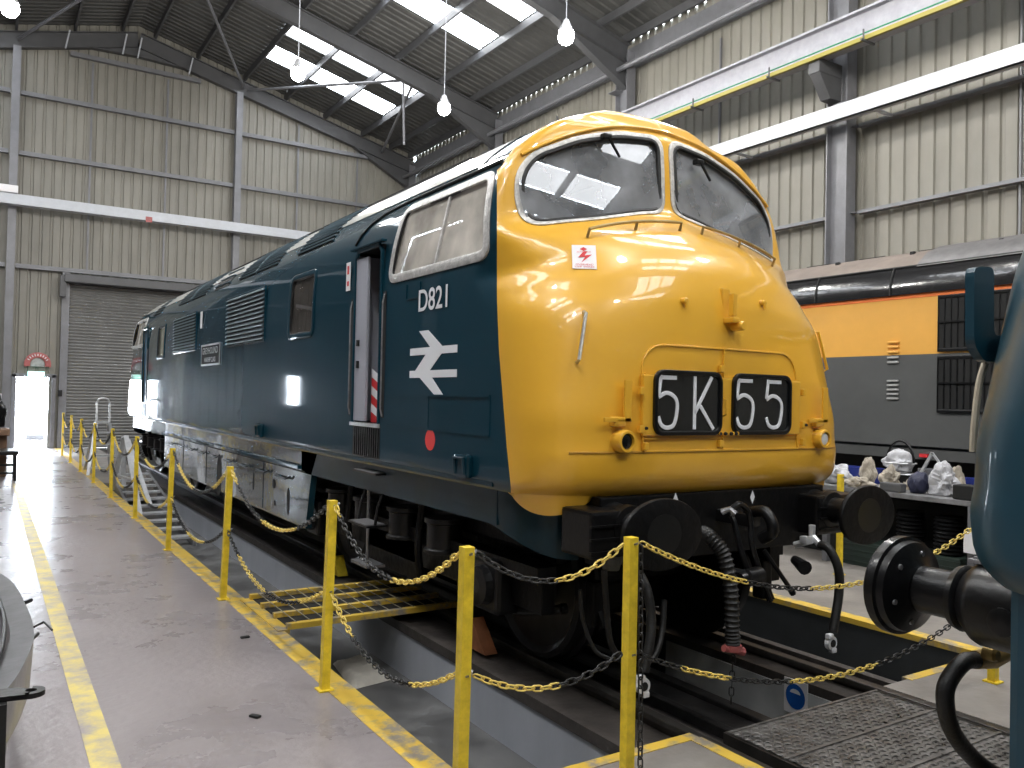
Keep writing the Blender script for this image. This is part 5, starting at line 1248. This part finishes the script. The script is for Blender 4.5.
# ------------------------------------------------------------------ workbench and clutter on the right
BX0, BX1, BY0, BY1, BZ = 3.95, 4.95, -.3, 4.6, .84
e = empty('workbench', (4.4, 2.0, 0), 'long dark steel workbench in front of the orange and grey locomotive', 'workbench')
mb = MB(); mb.bb((BX0, BY0, BZ-.05), (BX1, BY1, BZ), bev=.005); mb.build('bench_top', mat('bench_top_grey', (.16, .16, .165), .5, var=.4, vscale=8), e)
for y in (-.2, 1.0, 2.6, 3.5, 4.5):
    for x in (BX0+.03, BX1-.05): mb = MB(); mb.bb((x-.03, y-.03, 0), (x+.03, y+.03, BZ-.05)); mb.build('bench_leg', GRM, e)
mb = MB(); mb.bb((4.45, -.2, .0), (4.9, 4.4, .72), bev=.02); mb.build('storage_box', BLKM, e)  # dark storage box hiding the bare floor under the bench
mb = MB(); mb.bb((BX0-.01, 2.9, BZ-.045), (BX0+.02, BY1, BZ+.0)); mb.build('front_strip', ALU, e)
RAGW = mat('crumpled_white', (.45, .45, .47), .7, var=.25, vscale=9, bump=.3, bscale=25)
RAGC = mat('cream_rag', (.36, .32, .26), .8, var=.3, vscale=9, bump=.3, bscale=25)
BLUP = mat('blue_plastic', (.02, .035, .22), .4)
NAVY = mat('navy_cloth', (.012, .014, .04), .6, var=.3, bump=.3, bscale=20)
def item(name, cat, label, m, u, x, d, kind='blob', amp=.3, seed=1, z0=None):
    p = P(u, 480, 0, x); zb = BZ if z0 is None else z0; mb = MB()
    if kind == 'blob': mb.blob((x, p.y, zb+.36*d[2]+.004), d, amp, 3.2, seed)
    elif kind == 'tub': 
        mb.lathe((x, p.y, zb+.003), (0, 0, 1), [(0, .42), (.02, .43), (d[2], .5), (d[2], .46), (.03, .40)], 20, sx=d[0], sz=d[1])
    else: mb.box((x, p.y, zb+d[2]/2+.003), d, rz=0, bev=.012)
    return tag(mb.build(name, m, None, kind != 'box', 20 if kind == 'blob' else 50), label, cat)
item('crumpled_rag', 'rag', 'white crumpled rag at the left end of the workbench clutter', RAGW, 838, 4.2, (.22, .26, .24), amp=.3, seed=2)
item('paper_sack', 'sack', 'beige upright paper sack among the clutter on the workbench', RAGC, 868, 4.27, (.14, .17, .34), amp=.22, seed=4)
item('crumpled_rag', 'rag', 'flat cream rag at the bench edge below the beige sack', RAGC, 858, 4.02, (.12, .28, .12), amp=.35, seed=6)
item('plastic_tub', 'tub', 'blue plastic tub behind the white rag on the workbench', BLUP, 850, 4.62, (.3, .34, .17), 'tub')
item('crumpled_rag', 'rag', 'greyish rag in the middle of the workbench clutter', RAGC, 890, 4.26, (.16, .18, .24), amp=.35, seed=8)
item('plastic_tub', 'tub', 'blue plastic tub left of the wire basket on the workbench', BLUP, 875, 4.68, (.2, .2, .17), 'tub')
item('metal_tray', 'tray', 'dark grey metal tray at the front of the workbench', GRD, 893, 4.02, (.10, .24, .09), 'box')
item('tool_bag', 'bag', 'navy blue rolled tool bag on the workbench front', NAVY, 919, 4.15, (.2, .19, .26), amp=.10, seed=10)
item('crumpled_paper', 'paper', 'large crumpled white paper heap on the workbench', RAGW, 945, 4.2, (.2, .22, .34), amp=.35, seed=12)
item('crumpled_rag', 'rag', 'pale pointed rag right of the paper heap', RAGC, 955, 4.42, (.14, .16, .26), amp=.35, seed=16)
item('plastic_tub', 'tub', 'small blue tub at the right end of the visible bench', BLUP, 974, 4.66, (.2, .2, .16), 'tub')
item('crate', 'crate', 'black crate on the bench front, right of the white paper', BLKM, 969, 4.06, (.18, .22, .14), 'box')
item('metal_tin', 'tin', 'dull grey tin behind the tool bag on the workbench', GRM, 928, 4.6, (.2, .2, .22), 'tub')
for k, (u, x, lb) in enumerate(((908, 4.36, 'small crumpled cream scrap between the grey rag and tool bag'), (932, 4.42, 'small white scrap behind the big paper heap'))):
    item('cloth_scrap', 'scrap', lb, RAGW if k % 2 else RAGC, u, x, (.10, .10, .10+.04*(k % 3)), amp=.4, seed=30+k)
e = empty('wire_basket', (4.66, P(900, 480, 0, 4.66).y, BZ), 'open wire basket full of white rag with a hooped black handle', 'basket'); c = Vector((4.66, P(900, 480, 0, 4.66).y, BZ+.22))
mb = MB(); mb.blob(c+Vector((0, 0, .04)), (.24, .3, .26), .25, seed=20); mb.build('rag_filling', RAGW, e, True)
for z in (-.2, -.08, .04): mb = MB(); mb.tube([c+Vector(((.13+.04*z)*cos(t), (.17+.1*z)*sin(t), z)) for t in np.linspace(0, 2*pi, 16, endpoint=False)], .007, 5, closed=True); mb.build('basket_wire', ALU, e)
mb = MB(); mb.tube([c+Vector((0, .16*cos(t), .04+.24*sin(t))) for t in np.linspace(0, pi, 14)], .014, 6); mb.build('basket_handle', BLK, e)
mb = MB(); a = Vector((4.45, P(912, 480, 0, 4.45).y, BZ+.005)); mb.bar(a, a+Vector((0, -.22, .40)), .02, .03); mb.bar(a+Vector((0, -.22, .40)), a+Vector((0, -.30, .30)), .02, .02); tag(mb.build('wiper_arm', ALU), 'bent silver metal arm sticking up from the bench clutter', 'arm')
mb = MB(); p = P(971, 543, 0, 3.90); mb.bb((3.90, p.y-.07, p.z-.1), (3.905, p.y+.07, p.z+.1)); mb.tube([(3.902, p.y, p.z+.1), (3.92, p.y, BZ-.02)], .003, 5); tag(mb.build('tag_card', SIGN), 'white tag card hanging below the bench at the right', 'card')
mb = MB(); mb.bb((4.05, 1.15, 0), (4.4, 2.5, .26), bev=.01)
for k in range(4): mb.bb((4.04, 1.14, .04+k*.06), (4.41, 2.51, .05+k*.06))
tag(mb.build('green_crate', mat('dark_green_plastic', (.02, .035, .028), .5)), 'long dark green ribbed crate on the floor under the workbench', 'crate')
for k, yy in enumerate((1.35, 1.75)):
    mb = MB(); mb.lathe((4.2, yy, .262), (0, 0, 1), [(q*.02, .14 if q % 2 else .115) for q in range(20)], 20); tag(mb.build('coil_spring', GRIME), ('dark stacked coil spring on the green crate, right one', 'dark stacked coil spring on the green crate, left one')[k], 'spring', 'coil springs under the bench')

# scattered nuts on the walkway
for k, (u, v) in enumerate(((255, 716), (245, 637))):
    p = P(u, v, 2, .006); mb = MB(); mb.box(p, (.03, .06, .012), rz=.6+k, bev=.003); tag(mb.build('metal_scrap', BLKM), ('small dark metal scrap lying on the walkway, the nearer one', 'small dark metal scrap lying on the walkway, the farther one')[k], 'scrap')
